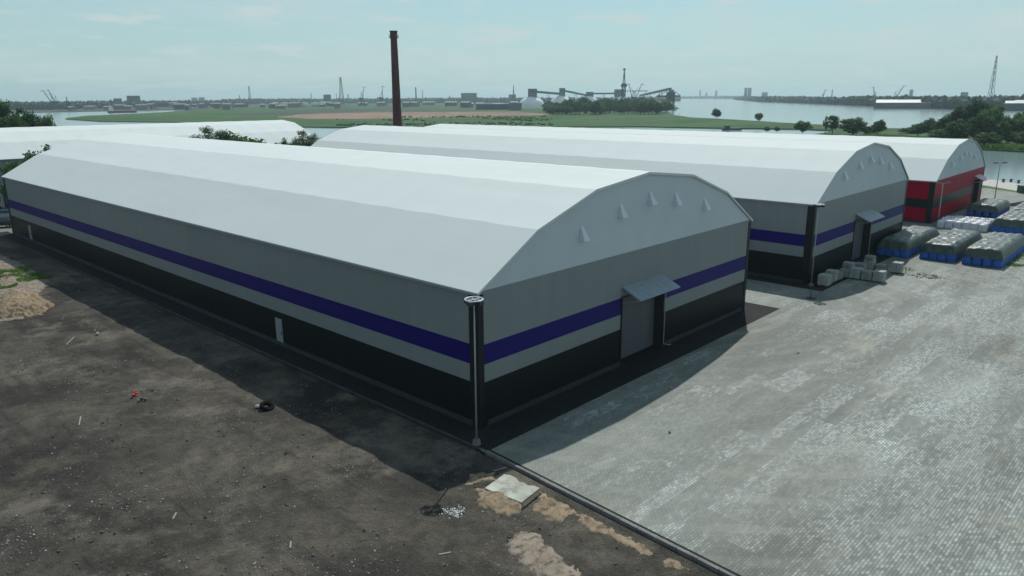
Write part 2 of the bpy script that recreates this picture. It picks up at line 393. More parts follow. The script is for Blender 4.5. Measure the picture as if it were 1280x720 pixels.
# island: low meadow between the side channel and the river, running on into the port
near = rough_edge([(318, -300), (318, 48), (322, 62), (352, 92), (388, 150)] + [tuple(G(x, y, LZ)[:2]) for x, y in ((1040, 162.6), (1000, 161.0), (960, 160.3), (905, 159.6), (800, 157.8))] + [(330, 400), (297, 446), (288, 480), (280, 686), (250, 760), (262, 893)], 2, 4)
back = rough_edge([(262, 893), (300, 985), (333, 1044), (439, 1142), (568, 1303), (640, 1430)], 3, 6, 40)
shore = rough_edge([(2200, 1500), (1500, 900), (1130, 668), (930, 590)] + [tuple(G(x, y, LZ)[:2]) for x, y in ((841, 143), (862, 146.5), (890, 148), (920, 149.5), (974, 153), (1030, 156), (1105, 160), (1139, 160.5))] + [(478, 90), (470, 20), (480, -300)], 4, 6)
sheet('meadow', near + back[1:] + [(900, 1700), (2200, 1900)] + shore, LZ, M['meadow'], 2)
# dry sand flats across the middle of the island, and darker port ground behind
sheet('sand_flats', rough_edge([G(345, 147), G(420, 149.3), G(520, 147.6), G(600, 145.8), G(690, 144.2), G(685, 142), G(640, 139.5), G(540, 140.2), G(470, 140.3), G(380, 142.6), G(345, 147)], 5, 14, 30)[:-1], LZ + .05, M['sandflat'])
sheet('dirt_flats', rough_edge([G(300, 145.5), G(400, 141.6), G(560, 138.4), G(650, 137.6), G(650, 135.2), G(480, 136.0), G(380, 138), G(300, 141.5), G(300, 145.5)], 6, 14, 40)[:-1], LZ + .05, M['port'])
sheet('far_shore', [(-9000, 900), (-400, 1240), (200, 1330), (384, 1420), (470, 1440), (560, 1455), (640, 1442), (760, 1560), (900, 1703), (2199, 1903), (2600, 1800), (5200, 3200), (11000, 6800), (11000, 13000), (-9000, 13000)], LZ + .01, M['port'], 2)
sheet('east_bank', rough_edge([(11000, 6300), (4427, 2214), (2545, 1182), (1614, 559), (1201, 274), (1173, 184), (1120, 0), (1090, -600)], 7, 16, 60) + [(13000, -4000), (13000, 6300)], LZ, M['port'], 2)

# dirt yard in front and left of the hall, with real humps
def dirt_yard():
    xs = np.arange(-52, 24.8, .3); ys = np.concatenate([np.arange(-8, 70, .3), np.arange(70, 150, .6)])
    # clip to what lies left of the kerb line
    n1, n2 = len(xs), len(ys); vs_ = []
    for y in ys:
        e = 24.85 if y > 26 else 24.85 - (26 - y) * .065
        for i, x in enumerate(xs):
            xx = x if i < n1 - 1 else e
            if xx > e: xx = e
            fall = min(1, max(0, (e - xx) / 1.5))
            h = noise.noise(Vector((xx * .12, y * .12, 0))) * .12 + noise.noise(Vector((xx * .5, y * .5, 3))) * .10 + noise.noise(Vector((xx * 1.1, y * 1.1, 9))) * .06
            vs_.append((xx, y, -.06 + (h - .02) * fall))
    fs = [(j * n1 + i, j * n1 + i + 1, (j + 1) * n1 + i + 1, (j + 1) * n1 + i) for j in range(n2 - 1) for i in range(n1 - 1)]
    me = bpy.data.meshes.new('dirt_ground'); me.from_pydata(vs_, [], fs); me.materials.append(M['dirt'])
    me.polygons.foreach_set('use_smooth', [True] * len(me.polygons)); me.update()
    tag(link_mesh('dirt_ground', me), kind='structure')
dirt_yard()
def dirt_h(x, y):
    return -.06 + noise.noise(Vector((x * .12, y * .12, 0))) * .12 + noise.noise(Vector((x * .5, y * .5, 3))) * .10 + noise.noise(Vector((x * 1.1, y * 1.1, 9))) * .06 - .02

sheet('paving', [(25.15, 26), (24.0, 8.4), (22.9, -9), (182, -9), (176, 24), (170, 45), (25.15, 45)], .0, M['paving'], .2)
sheet('yard_lane', [(25.3, 45.01), (170, 45.01), (170, 150), (-40, 165), (-40, 151), (25.3, 151)], .0, M['yard'], .2)
a = MB()
a.box(25.16, 25.35, -.1, 61.8, 28.6, .006); a.box(59.52, 28.6, -.1, 61.8, 121, .006); a.box(25.16, 28.6, -.1, 26.75, 124, .006)
tag(a.build('asphalt_strip', M['asphalt']), kind='structure')
a = MB(); a.box(70.2, 24.9, -.1, 101.9, 27.9, .007); a.box(70.2, 27.9, -.1, 71.95, 120, .007)
tag(a.build('asphalt_path', M['asphalt']), kind='structure')
# kerb: lengths of precast edging, and a flat dark strip painting gutter shade beside it
k = MB()
def kerb_run(p, q, w, h):
    p = Vector(p); q = Vector(q); d = (q - p).normalized(); nrm = Vector((-d.y, d.x)); n = int((q - p).length / 1.0)
    for i in range(n):
        a0 = p + d * (i * 1.0 + .012); b0 = p + d * ((i + 1) * 1.0 - .012); z = h + random.uniform(-.012, .012); s = random.uniform(-.012, .012)
        c = [a0 + nrm * s, b0 + nrm * s, b0 + nrm * (w + s), a0 + nrm * (w + s)]
        k.prism([(t.x, t.y) for t in c], -.3, z)
kerb_run((22.93, -8), (24.0, 8.4), .13, .07); kerb_run((24.0, 8.4), (25.14, 26), .13, .07); tag(k.build('kerb', M['concrete_dark']), kind='structure')
k = MB(); kerb_run((25.14, 26), (25.14, 124), .09, .02); tag(k.build('edging', M['edging']), kind='structure')
sheet('gutter', [(24.13, 8.4), (24.13 + .14, 8.4), (25.27 + .14, 26), (25.27, 26)], .004, M['asphalt'])  # flat sheet, its dark colour stands for shade in the kerb gap

# ------------------------------------------------------------------ storage halls
PROF = [(0, 0), (.150, .535), (.319, .88), (.5, 1), (.681, .88), (.85, .535), (1, 0)]
def hall(label, x0, y0, W, Lg, eave, ridge, bands, trim, gate=None, vents=(), doors=(), trim_w=.55, gate_mat='gate', canopy_mat='canopy', plinth=.32, group=None):
    root = empty('storage_hall', (x0, y0, 0), label, 'warehouse', group)
    mats = [M[b[1]] for b in bands] + [M['black_metal']]
    zs = [b[0] for b in bands]                     # upper limits, from the ground up
    rise = ridge - eave
    def bandset(extra=()):
        cuts = sorted(set([0.0] + zs + list(extra))); return [(a, b) for a, b in zip(cuts, cuts[1:])]
    def mi(z):
        for i, b in enumerate(bands):
            if z < b[0]: return i
        return len(bands) - 1
    # front wall, with the gate opening left out
    fwm = MB(); gx0, gx1, gz, rec = gate if gate else (None, None, 0, 0)
    cols = [(0, W)] if not gate else [(0, gx0), (gx0, gx1), (gx1, W)]
    for c, (a, b) in enumerate(cols):
        for z0, z1 in bandset([gz] if gate else []):
            if gate and c == 1 and z1 <= gz + 1e-6: continue
            fwm.add([(a, 0, z0), (b, 0, z0), (b, 0, z1), (a, 0, z1)], [(0, 1, 2, 3)], mi((z0 + z1) / 2))
    if gate:
        d = len(bands)
        fwm.add([(gx0, 0, 0), (gx0, rec, 0), (gx0, rec, gz), (gx0, 0, gz)], [(0, 1, 2, 3)], d)
        fwm.add([(gx1, 0, 0), (gx1, rec, 0), (gx1, rec, gz), (gx1, 0, gz)], [(0, 1, 2, 3)], d)
        fwm.add([(gx0, 0, gz), (gx1, 0, gz), (gx1, rec, gz), (gx0, rec, gz)], [(0, 1, 2, 3)], d)
    fwm.build('front_wall', mats, root)
    for nm, q in (('side_wall', [(0, 0), (0, Lg)]), ('side_wall', [(W, 0), (W, Lg)]), ('rear_wall', [(0, Lg), (W, Lg)])):
        wm = MB()
        for z0, z1 in bandset():
            wm.add([(*q[0], z0), (*q[1], z0), (*q[1], z1), (*q[0], z1)], [(0, 1, 2, 3)], mi((z0 + z1) / 2))
        wm.build(nm, mats, root)
    # roof membrane: bays sag slightly between the arches
    rf = MB(); nb = max(1, round(Lg / 4.7)); sub = 4
    ys = [-.14] + [Lg * i / (nb * sub) for i in range(1, nb * sub)] + [Lg + .14]
    rows = []
    for i, y in enumerate(ys):
        ph = (i % sub) / sub; sag = .045 * math.sin(math.pi * ph)
        rows.append([(fx * (W + .3) - .15, y, eave + fz * rise - (sag if 0 < fx < 1 else 0) + (.03 if fz else -.02)) for fx, fz in PROF])
    n = len(PROF); vsx = [p for r in rows for p in r]
    rf.add(vsx, [(i * n + j, i * n + j + 1, (i + 1) * n + j + 1, (i + 1) * n + j) for i in range(len(rows) - 1) for j in range(n - 1)])
    for r in (rows[0], rows[-1]):                   # rolled edge over the gables
        rf.add([p for p in r] + [(p[0], p[1], p[2] - .16) for p in r], [(j, j + 1, n + j + 1, n + j) for j in range(n - 1)])
    rf.build('roof', M['membrane'], root)
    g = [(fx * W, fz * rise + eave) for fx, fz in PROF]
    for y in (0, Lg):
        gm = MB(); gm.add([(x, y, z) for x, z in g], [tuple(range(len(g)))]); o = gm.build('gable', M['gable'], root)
        if y == 0:
            for vx, vz in vents:
                vm = MB(); wv, hv, dv = .29, .86, .46
                vm.add([(vx - wv, -.004, vz - hv / 2), (vx + wv, -.004, vz - hv / 2), (vx + wv, -dv, vz - hv / 2), (vx - wv, -dv, vz - hv / 2), (vx - wv * .35, -.004, vz + hv / 2), (vx + wv * .35, -.004, vz + hv / 2)],
                       [(0, 1, 2, 3), (3, 2, 5, 4), (0, 3, 4), (1, 5, 2), (0, 4, 5, 1)]); vm.build('vent_hood', M['canopy_pale'], o)
    # eave gutters
    for x in (-.2, W + .02):
        MB().box(x, -.05, eave - .17, x + .18, Lg + .05, eave - .05).build('gutter', M['canopy'], root)
    # dark corner covers
    t = .035
    for cx, cy, sx, sy in ((0, 0, -1, -1), (W, 0, 1, -1), (0, Lg, -1, 1), (W, Lg, 1, 1)):
        cm = MB(); ix, iy = -sx * (trim_w * .68), -sy * trim_w * 1.3
        xs = sorted((cx + sx * t, cx + ix)); cm.box(xs[0], min(cy, cy + sy * t), 0, xs[1], max(cy, cy + sy * t), eave - .18)
        ysx = sorted((cy, cy + iy)); cm.box(min(cx, cx + sx * t), ysx[0], 0, max(cx, cx + sx * t), ysx[1], eave - .18)
        cm.build('corner_trim', M[trim], root)
    if plinth:
        pm = MB()
        segs = [(trim_w, W - trim_w)] if not gate else [(trim_w, gx0 - .1), (gx1 + .1, W - trim_w)]
        for a, b in segs: pm.box(a, -.07, 0, b, -.003, plinth)
        pm.box(-.07, trim_w, 0, -.003, Lg - trim_w, plinth); pm.build('plinth', M['plinth'], root)
    if gate:
        gp = MB(); nbz = 8
        for i in range(nbz):
            gp.box(gx0 + .02, rec - .07, gz * i / nbz + .005, gx1 - .02, rec, gz * (i + 1) / nbz - .005)
        gp.box(gx0 + .01, rec, 0.01, gx1 - .01, rec + .03, gz - .01)
        gp.build('gate', M[gate_mat], root)
        fr = MB()
        fr.box(gx0 - .12, -.06, 0, gx0 - .003, -.003, gz); fr.box(gx1 + .003, -.06, 0, gx1 + .12, -.003, gz); fr.box(gx0 - .12, -.06, gz + .003, gx1 + .12, -.003, gz + .12)
        fr.build('gate_frame', M['trim_dark'], root)
        cz, out, drop = gz + .85, 1.55, .7
        cm = MB(); cx0, cx1 = gx0 - .1, gx1 - .25
        for i in range(8):
            a = cx0 + (cx1 - cx0) * i / 8; b = cx0 + (cx1 - cx0) * (i + 1) / 8
            cm.add([(a, -.01, cz), (b - .02, -.01, cz), (b - .02, -out, cz - drop), (a, -out, cz - drop), (a, -.01, cz - .07), (b - .02, -.01, cz - .07), (b - .02, -out, cz - drop - .07), (a, -out, cz - drop - .07)],
                   [(0, 1, 2, 3), (4, 7, 6, 5), (2, 6, 7, 3), (0, 3, 7, 4), (1, 5, 6, 2)])
        for a in (cx0 + .05, (cx0 + cx1) / 2, cx1 - .12):
            cm.bar((a, -.02, cz - 1.15), (a, -out + .1, cz - drop - .1), .05); cm.bar((a, -.02, cz - .12), (a, -out + .1, cz - drop - .12), .05)
        o = cm.build('canopy', M[canopy_mat], root)
        pp = MB(); pp.path([(gx1 + .22, -.09, .25), (gx1 + .22, -.09, cz - .4)], .035); pp.path([(gx1 + .22, -.09, .25), (gx1 + .3, -.5, .2), (gx1 + .6, -.5, .2)], .03)
        pp.build('drain_pipe', M['pole'], root)
    for dy in doors:
        dm = MB(); dm.box(-.06, dy - .45, .05, -.004, dy + .45, 2.15); o = dm.build('door', M['door'], root)
        MB().box(-.12, dy - .4, .95, -.06, dy - .36, 1.2).build('handle', M['black_metal'], o)
    return root
M['canopy_pale'] = simple('hood_sheet', (.62, .66, .69), .4, .05)

BANDS = [(2.67, 'wall_dark'), (3.73, 'wall_grey'), (4.91, 'wall_purple'), (8.0, 'wall_grey')]
RBANDS = [(2.2, 'wall_red'), (3.55, 'wall_dark'), (6.2, 'wall_red')]
hall('nearest long white membrane hall with grey walls, purple stripe and black base', 26.82, 27.62, 32.63, 93.95, 8.0, 13.23, BANDS, 'trim_dark',
     (13.75, 19.0, 4.85, .75), [(9.1, 10.0), (13.2, 10.95), (16.7, 11.45), (20.1, 11.05), (24.4, 10.2)], [21.6, 84.9])
hall('middle white membrane hall with purple stripe, standing between the nearest hall and the red one', 72.05, 27.0, 29.75, 93, 8.0, 13.2, BANDS, 'trim_dark',
     (11.9, 17.1, 4.85, .75), [(6.9, 10.3), (11.2, 11.1), (14.5, 11.6), (17.8, 11.15), (21.6, 10.35)])
M['canopy_pink'] = simple('pink_canopy', (.50, .30, .38), .4, .06)
hall('farthest white membrane hall on the right with red walls and a dark grey stripe', 119.4, 28.0, 31.2, 124, 6.2, 11.5, RBANDS, 'trim_dark',
     (24.3, 28.6, 4.2, .7), [(8.0, 8.2), (12.4, 9.0), (15.2, 9.4), (18.0, 9.1), (21.8, 8.5)], canopy_mat='canopy_pink')
# hall behind, lying crosswise: build along Y, then turn it
h4 = hall('white membrane hall lying crosswise behind the far end of the nearest hall', 0, 0, 30, 150, 8.35, 13.2, [(8.35, 'wall_grey')], 'trim_dark', plinth=0)
h4.rotation_euler = (0, 0, R(90)); h4.location = (96.5, 152, 0)

# ------------------------------------------------------------------ brick chimney
cp = at(497, 157, 236, -.12)
cht = top_z(491.5, 38.5, cp) + .1
root = empty('factory_chimney', cp, 'tall slender dark red brick chimney rising behind the halls', 'chimney')
prof = [(0, 0), (1.75, 0), (1.7, 2)]
for i in range(1, 9):
    t = i / 8; prof.append((1.5 - .52 * t, 2 + (cht - 4.2) * t))
MB().lathe(prof, 28).build('shaft', M['brick'], root, smooth=True)
MB().lathe([(.98, cht - 2.2), (1.2, cht - 2.0), (1.2, cht - 1.5), (1.08, cht - 1.4), (1.08, cht - .4), (1.22, cht - .3), (1.22, cht), (.7, cht), (.7, cht - 1)], 28).build('crown_ring', M['brick'], root)
for z in (8, 14, 20, 26, 32):
    r = 1.56 - .52 * max(0, (z - 2) / (cht - 4.2)); MB().lathe([(r, z), (r + .03, z), (r + .03, z + .25), (r, z + .25)], 28).build('iron_band', M['black_metal'], root)
b = MB(); rr = 1.45
for k_ in range(12):
    t0 = k_ * math.pi / 6; t1 = t0 + math.pi / 6; p = lambda t, z: (rr * math.cos(t), rr * math.sin(t), z)
    b.bar(p(t0, cht - 2), p(t1, cht - 2), .08); b.bar(p(t0, cht - 1.1), p(t1, cht - 1.1), .06); b.bar(p(t0, cht - 2), p(t0, cht - 1.1), .05)
b.build('walkway', M['black_metal'], root)

# ------------------------------------------------------------------ lamp posts
def ring_lamp(loc, h, label):
    root = empty('lamp_post', loc, label, 'lamp post', 'yard lamps at the hall corners')
    MB().tube((0, 0, 0), (0, 0, h), .06, .035, 12).build('pole', M['pole'], root, smooth=True)
    MB().tube((0, 0, .01), (0, 0, .28), .24, .2, 12).build('base', M['concrete_dark'], root)
    r = MB(); n = 28; rad = .47
    for k_ in range(n):
        t0 = 2 * math.pi * k_ / n; t1 = 2 * math.pi * (k_ + 1) / n
        r.tube((rad * math.cos(t0), rad * math.sin(t0), h), (rad * math.cos(t1), rad * math.sin(t1), h), .035, .035, 6)
    for t in (0, math.pi / 3, 2 * math.pi / 3): r.bar((rad * math.cos(t), rad * math.sin(t), h), (-rad * math.cos(t), -rad * math.sin(t), h), .035)
    r.build('ring', M['canopy_pale'], root)
    for t in (.3, 1.87, 3.44, 5.0):
        f = MB(); c, s = math.cos(t) * .36, math.sin(t) * .36
        f.box(c - .15, s - .15, h - .24, c + .15, s + .15, h - .06); o = f.build('floodlight', M['black_metal'], root)
        MB().box(c - .12, s - .12, h - .25, c + .12, s + .12, h - .242).build('lens', M['glass_lens'], o)
    return root
ring_lamp((25.3, 26.35, .006), 8.15, 'ring headed lamp post at the near corner of the nearest hall')
ring_lamp((71.6, 26.5, .006), 8.1, 'ring headed lamp post at the corner of the middle hall beside grey paver stacks')
def arm_lamp(loc, h, label, rz):
    root = empty('lamp_post', loc, label, 'lamp post', 'slim lamp posts by the red hall', rz)
    MB().tube((0, 0, 0), (0, 0, h), .09, .055, 10).build('pole', M['pole'], root, smooth=True)
    MB().bar((-1.0, 0, h), (1.0, 0, h), .05).build('cross_arm', M['pole'], root)
    for s in (-1, 1):
        f = MB(); f.box(min(s * .45, s * 1.15), -.2, h + .03, max(s * .45, s * 1.15), .2, h + .17); f.build('lamp_head', M['black_metal'], root, bevel=.03)
arm_lamp((119.0, 26.9, 0), 6.0, 'slim lamp post in front of the corner of the red hall', R(-45))
arm_lamp((153.5, 26.3, 0), 6.6, 'slim lamp post with two heads on the yard near the water', R(-45))

# ------------------------------------------------------------------ paver stacks by the middle hall
M['paver'] = simple('grey_pavers', (.25, .265, .255), .85, .22, 3, bmp=.4)
M['paver_b'] = simple('pale_pavers', (.33, .345, .33), .85, .22, 3, bmp=.4)
def stack_mesh(seed, mat, layers):
    r = random.Random(seed); b = MB(); z = .12
    for i in range(2): b.box(-.5, -.42 + i * .7, 0, .5, -.3 + i * .7, .12, 1)
    for l in range(layers):
        h = .17; n = 5
        for i in range(n):
            for j in range(2):
                x0 = -.52 + i * 1.04 / n; y0 = -.5 + j * .5; q = r.uniform(-.018, .018); e = .012
                b.box(x0 + e + q, y0 + e + q, z, x0 + 1.04 / n - e + q, y0 + .5 - e + q, z + h - .012, 0)
        z += h
    return b.mesh('paver_stack', [mat, M['wood']])
smesh = [stack_mesh(i, M['paver'] if i % 2 else M['paver_b'], (6, 5, 6, 4)[i]) for i in range(4)]
stacks = []
for (x, y) in [(72.6, 25.6), (73.75, 25.75), (74.9, 25.75)]: stacks.append((x, y, 'grey paver stack in the row nearest the lamp post of the middle hall', 'row'))
for (x, y) in [(77.6, 25.4), (77.65, 24.3), (77.75, 23.2), (77.8, 22.1), (76.1, 25.7)]: stacks.append((x, y, 'grey paver stack in the line jutting out from the middle hall front', 'line'))
for (x, y) in [(79.8, 25.8), (81.0, 25.0), (82.6, 24.6), (82.7, 23.4)]: stacks.append((x, y, 'grey paver stack in the loose cluster left of the middle hall gate', 'cluster'))
stacks.append((83.2, 22.0, 'lone grey paver stack farthest out on the yard of the cluster by the gate', None))
for i, (x, y, lab, gp) in enumerate(stacks):
    o = link_mesh('paver_stack', smesh[i % 4], loc=(x, y, .012)); o.rotation_euler.z = R(random.uniform(-5, 5))
    tag(o, lab, 'paver stack', ('paver stacks: ' + gp) if gp else 'paver stacks by the middle hall')
_k = [i for i, q in enumerate(stacks) if q[:2] == (82.6, 24.6)][0] % 4; STK = .012 + max(v.co.z for v in smesh[_k].vertices) + .005
o = link_mesh('paver_stack', smesh[3], loc=(82.6, 24.6, STK)); o.scale = (.9, .9, .55)
tag(o, 'grey paver stack lifted on top of another in the cluster by the gate', 'paver stack', 'paver stacks by the middle hall')

# ------------------------------------------------------------------ bulk bags under tarpaulins
def tarp_mat():
    m, nt, b = new_mat('green_tarpaulin')
    n = noise_tex(nt, coords(nt), .8, 6, .6)
    L(nt, ramp(nt, n, .3, .7, (.022, .046, .036), (.066, .096, .082)), b.inputs['Base Color'])
    b.inputs['Roughness'].default_value = .43; b.inputs['Specular IOR Level'].default_value = .55
    bump(nt, b, noise_tex(nt, coords(nt), 2.2, 5, .6), .7, .12); return m
M['tarp'] = tarp_mat()
M['blue_bag'] = simple('blue_woven_bag', (.02, .11, .42), .6, .15, 3, bmp=.3)
M['white_bag'] = simple('white_woven_bag', (.62, .62, .66), .7, .1, 3, bmp=.4)
def bag_mesh(seed, mat, w=.92, h=1.0):
    r = random.Random(seed); bm = bmesh.new(); bmesh.ops.create_cube(bm, size=1)
    bmesh.ops.subdivide_edges(bm, edges=bm.edges[:], cuts=5, use_grid_fill=True)
    for v in bm.verts:
        x, y, z = v.co; k_ = 1 - 1.15 * (z * z) * .5
        rnd = 1 - .28 * (4 * x * x) * (4 * y * y) * .5
        top = .06 * (1 - 4 * x * x) * (1 - 4 * y * y) if z > .45 else 0
        nn = noise.noise(Vector((x * 3 + seed * 7, y * 3, z * 3))) * .05
        v.co = Vector((x * w * (k_ * .12 + .88) * rnd * 1.06 + nn * x * 2, y * w * (k_ * .12 + .88) * rnd * 1.06 + nn * y * 2, (z + .5) * h + top + (nn if z > .4 else 0)))
    # lifting loops at the corners
    for sx in (-1, 1):
        for sy in (-1, 1):
            mt = Matrix.Translation((sx * w * .34, sy * w * .34, h * 1.0)) @ Matrix.Rotation(r.uniform(-.5, .5), 4, 'X') @ Matrix.Diagonal((.06, .16, .2, 1))
            bmesh.ops.create_cube(bm, size=1, matrix=mt)
    me = bpy.data.meshes.new('bulk_bag'); bm.to_mesh(me); bm.free(); me.materials.append(mat)
    me.polygons.foreach_set('use_smooth', [True] * len(me.polygons)); return me
blues = [bag_mesh(i, M['blue_bag']) for i in range(3)]; whites = [bag_mesh(10 + i, M['white_bag'], .98, 1.05) for i in range(4)]

def tarp_pile(x0, y0, Lx, Ly, h, label, where, seed, hem=.88, hem_end=.86):
    "tarpaulin sheet pulled over a block of bags, hanging a little above the ground"
    nx, ny = int(Lx / .2), int(Ly / .2); r = random.Random(seed)
    lump = {}
    vs_ = []; fs = []
    side = 6
    def hump(u, v):
        x = u * Lx; y = v * Ly
        cx, cy = x % 1.0 - .5, (y % (Ly / 4)) / (Ly / 4) - .5
        key = (int(x), int(y / (Ly / 4)))
        if key not in lump: lump[key] = r.uniform(-.06, .07)
        b = (1 - (2 * cx) ** 2) * (1 - (2 * cy) ** 2) * .05 + lump[key] * (1 - (2 * cx) ** 4) * (1 - (2 * cy) ** 4)
        e = min(u, 1 - u) * Lx; e2 = min(v, 1 - v) * Ly; dip = -.16 * math.exp(-e * 4) - .16 * math.exp(-e2 * 4)
        return h + b + dip + noise.noise(Vector((x * 1.3, y * 1.3, seed))) * .06 - abs(noise.noise(Vector((x * .9, y * 2.1, seed + 2)))) * .09
    us = [i / nx for i in range(nx + 1)]; vv = [j / ny for j in range(ny + 1)]
    inset = .30
    top = [[(inset + u * (Lx - 2 * inset), inset + v * (Ly - 2 * inset), hump(u, v)) for v in vv] for u in us]
    idx = {}
    for i, row in enumerate(top):
        for j, p in enumerate(row): idx[i, j] = len(vs_); vs_.append(p)
    for i in range(nx):
        for j in range(ny): fs.append((idx[i, j], idx[i + 1, j], idx[i + 1, j + 1], idx[i, j + 1]))
    ring = [(i, 0) for i in range(nx)] + [(nx, j) for j in range(ny)] + [(i, ny) for i in range(nx, 0, -1)] + [(0, j) for j in range(ny, 0, -1)]
    prev = [idx[q] for q in ring]; n = len(ring)
    for s in range(1, side + 1):
        cur = []
        for q, (i, j) in enumerate(ring):
            px_, py_, pz_ = top[i][j]; t = s / side
            ox = -1 if i == 0 else (1 if i == nx else 0); oy = -1 if j == 0 else (1 if j == ny else 0)
            fold = noise.noise(Vector((px_ * 1.9, py_ * 1.9, seed + 5))) * .10 * t + .04 * math.sin((px_ + py_) * 6.3) * t
            low = (hem if oy else hem_end) + .16 * noise.noise(Vector((px_ * .7, py_ * .7, seed + 9)))
            out = inset * (t * .8 + .2 * (1 - (1 - t) ** 2)) * 1.05 + fold * .7
            cur.append(len(vs_)); vs_.append((px_ + ox * out, py_ + oy * out, pz_ + (low - pz_) * t))
        for q in range(n): fs.append((prev[q], cur[q], cur[(q + 1) % n], prev[(q + 1) % n]))
        prev = cur
    me = bpy.data.meshes.new('tarpaulin'); me.from_pydata([(x + x0, y + y0, z) for x, y, z in vs_], [], fs); me.materials.append(M['tarp'])
    me.polygons.foreach_set('use_smooth', [True] * len(fs)); me.update()
    bm = bmesh.new(); bm.from_mesh(me); bmesh.ops.recalc_face_normals(bm, faces=bm.faces); bm.to_mesh(me); bm.free()
    o = link_mesh('tarpaulin', me); o.data.transform(Matrix.Translation((-x0, -y0, 0))); o.location = (x0, y0, 0)
    tag(o, label, 'tarpaulin', 'green tarpaulins over bag piles')
    nb_y = max(2, round((Ly - .1) / .95)); nb_x = round((Lx - .1) / .95); q = 0
    for i in range(nb_x):
        for j in range(nb_y):
            if not (i == 0 or j == 0): continue        # the rest lie hidden under the sheet
            x = x0 + .5 + i * (Lx - 1.0) / (nb_x - 1); y = y0 + .5 + j * (Ly - 1.0) / (nb_y - 1)
            ob = link_mesh('bulk_bag', blues[q % 3], loc=(x, y, .008)); ob.rotation_euler.z = R(random.choice((0, 90, 180, 270)) + random.uniform(-2, 2)); ob.scale.z = random.uniform(.85, .95); q += 1
            tag(ob, 'blue bulk bag showing at the foot of the covered pile ' + where, 'bulk bag', 'blue bags of the pile ' + where)
tarp_pile(91.6, 23.3, 13.3, 3.5, 1.95, 'green tarpaulin on the bag pile closest to the middle hall wall', 'nearest the middle hall', 21)
tarp_pile(92.5, 18.7, 13.2, 3.7, 1.95, 'green tarpaulin on the pile second from the middle hall, with lumpy top', 'second from the middle hall', 22)
tarp_pile(92.5, 14.2, 13.5, 3.9, 2.00, 'green tarpaulin on the front right pile beside the grass patch', 'beside the grass patch', 23)
tarp_pile(117.5, 15.7, 11.5, 4.4, 2.00, 'green tarpaulin on the pile right of the white bags', 'right of the white bags', 24)
tarp_pile(131.5, 21.8, 9.5, 4.2, 1.90, 'green tarpaulin on the pile by the red hall behind the white bags', 'touching the red hall', 25)
tarp_pile(130.5, 16.2, 10.5, 4.2, 1.90, 'green tarpaulin on the farthest pile by the right edge, behind the white bags', 'at the right edge', 26)
for i in range(6):
    for j in range(6):
        o = link_mesh('bulk_bag', whites[(i * 3 + j) % 4], loc=(116.9 + i * 1.02 + random.uniform(-.04, .04), 20.9 + j * 1.0 + random.uniform(-.04, .04), .006))
        o.rotation_euler.z = R(90 * random.randint(0, 3) + random.uniform(-4, 4)); o.scale.z = random.uniform(.92, 1.1)
        tag(o, 'white bulk bag in the open block of bags before the red hall', 'bulk bag', 'white bags before the red hall')
# dark pipes / bars lying beyond the piles
b = MB()
for q in range(4):
    b.bar((144.5 + q * .3, 25.2 - q * .5, .25), (150.5 + q * .2, 19.5 + q * .4, .3 + .15 * q), .22)
tag(b.build('pipe_bundle', M['black_metal']), 'dark bundle of pipes lying on the yard below the two headed lamp', 'pipes')

# ------------------------------------------------------------------ near ground things
def patch_mesh(name, outline, z, hgt, mat, seed, step=.08):
    "low mound with an irregular outline"
    xs = [p[0] for p in outline]; ys = [p[1] for p in outline]
    def inside(x, y):
        c = False; n = len(outline)
        for i in range(n):
            (x1, y1), (x2, y2) = outline[i], outline[(i + 1) % n]
            if (y1 > y) != (y2 > y) and x < (x2 - x1) * (y - y1) / (y2 - y1) + x1: c = not c
        return c
    def edge(x, y):
        d = 9e9; n = len(outline)
        for i in range(n):
            a = Vector(outline[i]); b_ = Vector(outline[(i + 1) % n]); ab = b_ - a
            t = max(0, min(1, (Vector((x, y)) - a).dot(ab) / ab.length_squared)); d = min(d, (Vector((x, y)) - a - ab * t).length)
        return d if inside(x, y) else -d
    gx = np.arange(min(xs) - .3, max(xs) + .3, step); gy = np.arange(min(ys) - .3, max(ys) + .3, step)
    vs_ = []; lift = []
    for y in gy:
        for x in gx:
            d = edge(x, y) + noise.noise(Vector((x * 1.1, y * 1.1, seed))) * .30 + noise.noise(Vector((x * 3.3, y * 3.3, seed))) * .2 + noise.noise(Vector((x * 9, y * 9, seed))) * .12
            s = max(-.12, min(1, d / hgt[1])); h = (hgt[0] * (1 - (1 - s) ** 2) if s > 0 else s * .6) + noise.noise(Vector((x * 2, y * 2, seed + 3))) * .05 * min(1, hgt[0] * 3)
            vs_.append((x, y, dirt_h(x, y) + h + (.012 if s > 0 else -.02))); lift.append(s)
    n1 = len(gx); fs = []
    for j in range(len(gy) - 1):
        for i in range(n1 - 1):
            q = (j * n1 + i, j * n1 + i + 1, (j + 1) * n1 + i + 1, (j + 1) * n1 + i)
            if max(lift[k_] for k_ in q) > -.1: fs.append(q)
    me = bpy.data.meshes.new(name); me.from_pydata(vs_, [], fs)
    bm = bmesh.new(); bm.from_mesh(me); bmesh.ops.delete(bm, geom=[v for v in bm.verts if not v.link_faces], context='VERTS'); bm.to_mesh(me); bm.free()
    me.materials.append(mat); me.polygons.foreach_set('use_smooth', [True] * len(me.polygons)); return me
def P2(*pts): return [tuple(G(x, y, -.05)[:2]) for x, y in pts]
M['sand_pale'] = ground_mat('pale_dry_sand', (.30, .255, .205), (.24, .20, .16), (.16, .135, .105), .8, 2.2)
